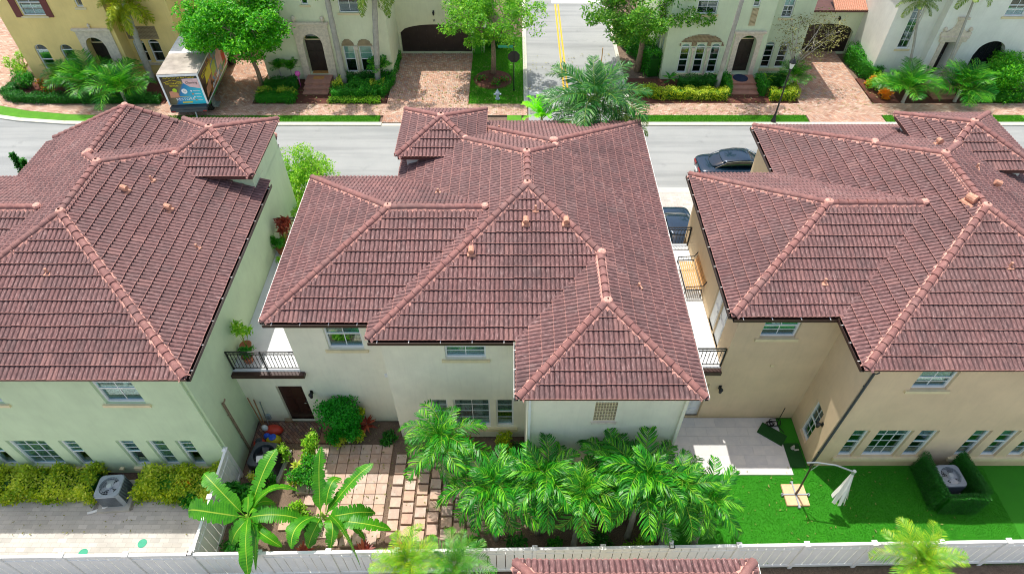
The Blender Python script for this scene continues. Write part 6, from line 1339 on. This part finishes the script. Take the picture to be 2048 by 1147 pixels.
for a, b, lab in (((14.85, 11.6), (14.85, 9.95), 'artificial box hedge screen on the left of the enclosed air conditioner'), ((14.95, 9.9), (16.3, 9.9), 'artificial box hedge screen in front of the enclosed air conditioner'), ((16.35, 10.0), (16.2, 11.6), 'artificial box hedge screen on the right of the enclosed air conditioner')):
    hedge([(*a, .09), (*b, .09)], 1.2, 'lf_box', lab, dens=3800, size=.045, name='hedge_screen', cat='hedge screen', wob=.015, z=0, core='lf_box')
for i, (x, y, lab) in enumerate(((-12.72, 8.78, 'round green drain cover in the pale paving, nearer the side fence'), (-14.6, 8.45, 'round green drain cover half under the back fence top'))): MB().lathe([(.15, 0), (.15, .012), (.13, .016), (0, .016)], (x, y, .0), 20).top('drain_cover', 'cover', lab, 'drain cover', 'green drain covers')
# umbrella
t = thing('cantilever_umbrella', (10.15, 10.5, 0), 'closed white cantilever parasol on a cross base weighted with beige slabs', 'parasol')
sm = MB().box((-.205, -.205, .03), (.205, .205, .09), tap=.01).mesh('base_slab', 'slab')
for dx in (-.21, .21):
    for dy in (-.21, .21): o = link(sm, 'base_slab', t); o.location = (dx, dy, 0); o.scale = (.98, .98, 1)
MB().box((-.48, -.025, .09), (.48, .025, .125)).box((-.025, -.48, .09), (.025, .48, .122)).box((-.5, -.045, .02), (-.45, .045, .125)).box((.45, -.045, .02), (.5, .045, .125)).box((-.045, -.5, .02), (.045, -.45, .125)).box((-.045, .45, .02), (.045, .5, .125)).build('base_frame', 'ac_grey', t, local=True)
pt_ = Vector((-.25, -.12, 2.65)); MB().tube([(0, 0, .1), (0, 0, .5), pt_], [.045, .035, .03], 8).build('pole', 'bronze', t, local=True)
MB().tube([pt_+Vector((-.22, .0, .0)), pt_+Vector((.1, .0, .02)), pt_+Vector((.7, -.1, .02)), pt_+Vector((1.3, -.25, -.15))], .028, 8).tube([(-.1, -.05, 2.0), pt_+Vector((.25, -.02, .0))], .018, 6).build('arm', 'steel', t, local=True)
ce = pt_+Vector((1.3, -.25, -.15)); MB().tube([ce+Vector((0, 0, .06)), ce-Vector((0, 0, .12))], .06, 8).build('hub', 'steel', t, local=True)
for k in range(8):
    a = 2*PI*k/8; d = Vector((math.cos(a), math.sin(a), 0)); e = ce+Vector((-.05, -.22, -1.45)); m = MB(); b = ce+Vector((0, 0, -.05)); mid = b.lerp(e, .5)+d*.12; en = e+d*.24+Vector((0, 0, rnd.uniform(-.12, .12))); sd = Vector((-d.y, d.x, 0))
    m.face([b+d*.03-sd*.02, b+d*.03+sd*.02, mid+sd*.07, mid-sd*.07]); m.face([mid-sd*.07, mid+sd*.07, en+sd*.02, en-sd*.10]); m.face([mid+sd*.07, b+d*.03+sd*.02, b, mid-d*.02+sd*.05]); m.face([mid+sd*.07, mid-d*.03, e, en+sd*.02]); m.build('canopy_fold', 'canvas', t, local=True)
MB().tube([ce, ce+Vector((-.05, -.2, -1.35))], .02, 6).build('rib', 'steel', t, local=True)
# terrace corner
o = MB().box((-.5, -.27, 0), (.5, .27, .03)).build('grass_mat', 'mat_green', None, local=True); o.location = (10.0, 12.98, .05); o.rotation_euler = (0, 0, R(-38)); props(o, 'green artificial grass mat lying askew on the travertine terrace', 'mat')
o = MB().box((-.3, -.5, 0), (.3, .5, .02)).build('grass_mat', 'mat_green', None, local=True); o.location = (10.62, 12.1, .02); props(o, 'green artificial grass mat under the side window of the tan house', 'mat')
t = thing('garden_hose', (10.15, 13.45, .03), 'tangled black hose with an upright rod by the terrace wall', 'hose'); g = random.Random(4)
for k in range(5): r = g.uniform(.12, .24); ox, oy = g.uniform(-.15, .15), g.uniform(-.1, .06); MB().tube([(ox+r*math.cos(a*PI/7), oy+r*.8*math.sin(a*PI/7), .03+.03*k+.03*math.sin(a*1.3)) for a in range(15)], .017, 5, cap=False).build('coil', 'rubber', t, local=True)
MB().tube([(.2, .05, 0), (.3, .18, .85)], .015, 5).tube([(.15, -.1, .05), (.35, -.4, .02)], .016, 5).build('rod', 'rubber', t, local=True)
m = MB().lathe([(.05, 0), (.08, .06), (.05, .14), (.03, .2)], (10.6, 12.35, .05), 10).lathe([(.03, .15), (.045, .2), (.02, .25)], (10.6, 12.35, .05), 8); m.tube([(10.68, 12.3, .05), (10.78, 12.25, .16)], .035, 6).top('garden_figure', 'concrete', 'small grey garden figure on the mat at the tan house corner', 'garden ornament')
# bench on the right balcony
t = thing('patio_bench', (7.05, 18.0, 3.3), 'wooden slatted bench with a black iron frame on the right balcony', 'bench')
for i in range(7): MB().box((-.30+i*.085, -.78, .42), (-.24+i*.085, .78, .445)).build('seat_slat', 'wood', t, local=True)
for i in range(5): MB().box((.31+i*.025, -.78, .52+i*.085), (.33+i*.025, .78, .58+i*.085)).build('back_slat', 'wood', t, local=True)
for y in (-.84, .84):
    MB().tube([(-.34, y, 0), (-.34, y, .62), (.3, y, .66), (.45, y, 1.0)], .022, 6).tube([(.32, y, 0), (.3, y, .45), (-.34, y, .42)], .022, 6).build('arm_frame', 'iron', t, local=True)
    for k in range(5): MB().tube([(-.22+k*.1, y, .44), (-.22+k*.1, y, .64)], .008, 4).build('spindle', 'iron', t, local=True)
MB().tube([(.45, -.84, 1.0), (.45, .84, 1.0)], .018, 6).tube([(-.34, -.84, .42), (-.34, .84, .42)], .018, 6).build('rail', 'iron', t, local=True)
# tools and junk by the brown door
for i, (x, y, tx_, ty, h, mt, lab) in enumerate(((-9.72, 13.25, -.22, .25, 1.75, 'handle_wood', 'wooden tool handle leaning in the corner, tallest of the bundle'), (-9.62, 13.2, -.12, .3, 1.65, 'handle_wood', 'wooden broom handle leaning in the corner beside the tallest one'), (-9.52, 13.28, -.05, .25, 1.45, 'steel', 'grey metal rake leaning against the cream wall in the corner'))):
    m = MB().tube([(x, y, .05), (x+tx_, y+ty, h)], .022, 6); m.box((x-.14, y-.02, .0), (x+.14, y+.02, .1)) if i == 2 else m.lathe([(.05, 0), (.08, .05), (.03, .2)], (x, y, 0), 8); m.top('garden_tool', mt, lab, 'garden tool')
def bag(x, y, z, r, h, mat, label, cat='bag', name='bag', sx=1., cap=None):
    g = random.Random(int(x*91)); t = thing(name, (x, y, z), label, cat)
    MB().lathe([(r*.8, 0), (r*1.05, h*.25), (r, h*.6), (r*.75, h*.9), (r*.35, h)], n=10, M=Matrix.Diagonal((sx, .8, 1, 1)) @ Matrix.Rotation(g.uniform(-.2, .2), 4, 'X')).build('body', mat, t, smooth=True, local=True)
    if cap: MB().lathe([(r*.5, h*.9), (r*.55, h*1.05), (r*.2, h*1.1)], n=10).build('lid', cap, t, local=True)
bag(-9.3, 13.1, .0, .28, .32, 'red', 'orange red sack slumped against the wall below the tools', sx=1.3); bag(-9.68, 12.55, .0, .24, .28, 'red', 'bright red bucket next to the dark old air conditioner', 'bucket', 'bucket', cap='ac_dark'); bag(-9.55, 13.05, .28, .12, .26, 'pvc', 'small white bottle on top of the orange red sack', 'bottle', 'bottle')
bag(-9.18, 12.68, .0, .26, .34, 'limeyellow', 'lime and blue plastic bag beside the red bucket', sx=1.1, cap='blue'); bag(-9.35, 12.35, .0, .22, .2, 'lightblue', 'pale blue crumpled bag behind the dark old air conditioner', sx=1.3); bag(-9.42, 12.8, .1, .14, .3, 'blue', 'blue plastic jug between the lime bag and the red bucket', 'jug', 'jug')
m = MB().tube([(-8.95, 13.5, .02), (-8.85, 13.4, .5), (-8.6, 13.4, .5), (-8.65, 13.5, .02)], .012, 5)
for k in range(4): m.tube([(-8.93+k*.03, 13.48-k*.02, .1+k*.11), (-8.66+k*.01, 13.48-k*.02, .1+k*.11)], .008, 4)
m.top('wire_stand', 'handle_wood', 'small brown wire stand leaning on the cream wall beside the grey meter box', 'stand')
o = MB().box((-.04, -.03, 0), (.04, .03, .14)).build('garden_light', 'pvc', None, local=True); o.location = (-6.3, 12.65, 0); props(o, 'small white garden light in the soil below the round thuja bush', 'garden light')

# low planting under the palms
for i, (x, y, r, h, mt, lab) in enumerate(((-1.3, 8.5, .45, .7, 'lf_hedge', 'green shrub at the fence under the leftmost fence palms'), (.2, 8.45, .5, .8, 'lf_dark', 'dark green shrub at the fence below the palm with the bright frond'), (1.4, 8.4, .45, .6, 'lf_hedge', 'leafy shrub at the fence beside the brown dead frond'), (2.9, 8.45, .5, .8, 'lf_dark', 'dark shrub at the fence under the middle palms'), (4.2, 8.4, .45, .7, 'lf_light', 'light green shrub near the corner of the side fence'), (1.2, 10.3, .6, .9, 'lf_dark', 'dark shrub between the palms and the cream wall'), (4.0, 10.3, .5, .9, 'lf_hedge', 'green shrub near the white downpipe behind the palms'), (-1.0, 10.6, .4, .6, 'lf_hedge', 'green shrub at the right end of the stepping stones'))):
    bush(x, y, r, h, mt, lab, 600, .12, seed=200+i, z=-.04)
m = MB(); g = random.Random(9)
V = []; F = []
for (x0_, y0_, x1_, y1_, n) in ((-9.8, 7.9, 4.8, 13.4, 900), (5.2, 8.0, 16, 11.6, 220), (-24, 9.0, -10.3, 10.4, 160), (-16, 35.8, 24, 39.5, 900), (-8, 36, 7, 44, 500)):
    for _ in range(n):
        x, y = g.uniform(x0_, x1_), g.uniform(y0_, y1_); a = g.uniform(0, 6.3); q = g.uniform(.025, .06) if y < 20 else g.uniform(.05, .1); b = len(V); c_, s_ = math.cos(a)*q, math.sin(a)*q; z = .09 if y > 20 else .065
        V += [(x-c_, y-s_, z), (x+s_*.4, y-c_*.4, z+.015), (x+c_, y+s_, z), (x-s_*.4, y+c_*.4, z+.01)]; F.append((b, b+1, b+2, b+3))
props(link(np_mesh('fallen_leaves', V, F, 'lf_brown'), 'fallen_leaves'), kind='stuff')

for i, (x, y, r, h, mt, lab) in enumerate(((-7.55, 9.75, .35, .6, 'lf_light', 'light green shrub between the two banana plants'), (-6.95, 9.35, .3, .5, 'lf_hedge', 'small leafy shrub left of the upright banana plant'), (-9.5, 8.6, .4, .6, 'lf_dark', 'dark plant in the corner of the back and side fences'), (-8.9, 10.85, .35, .9, 'lf_hedge', 'green shrub below the dark old air conditioner'), (-4.75, 12.75, .35, .35, 'lf_dark', 'low dark plant in the soil above the stepping stones'))):
    bush(x, y, r, h, mt, lab, 700, .10, seed=230+i, z=-.04)
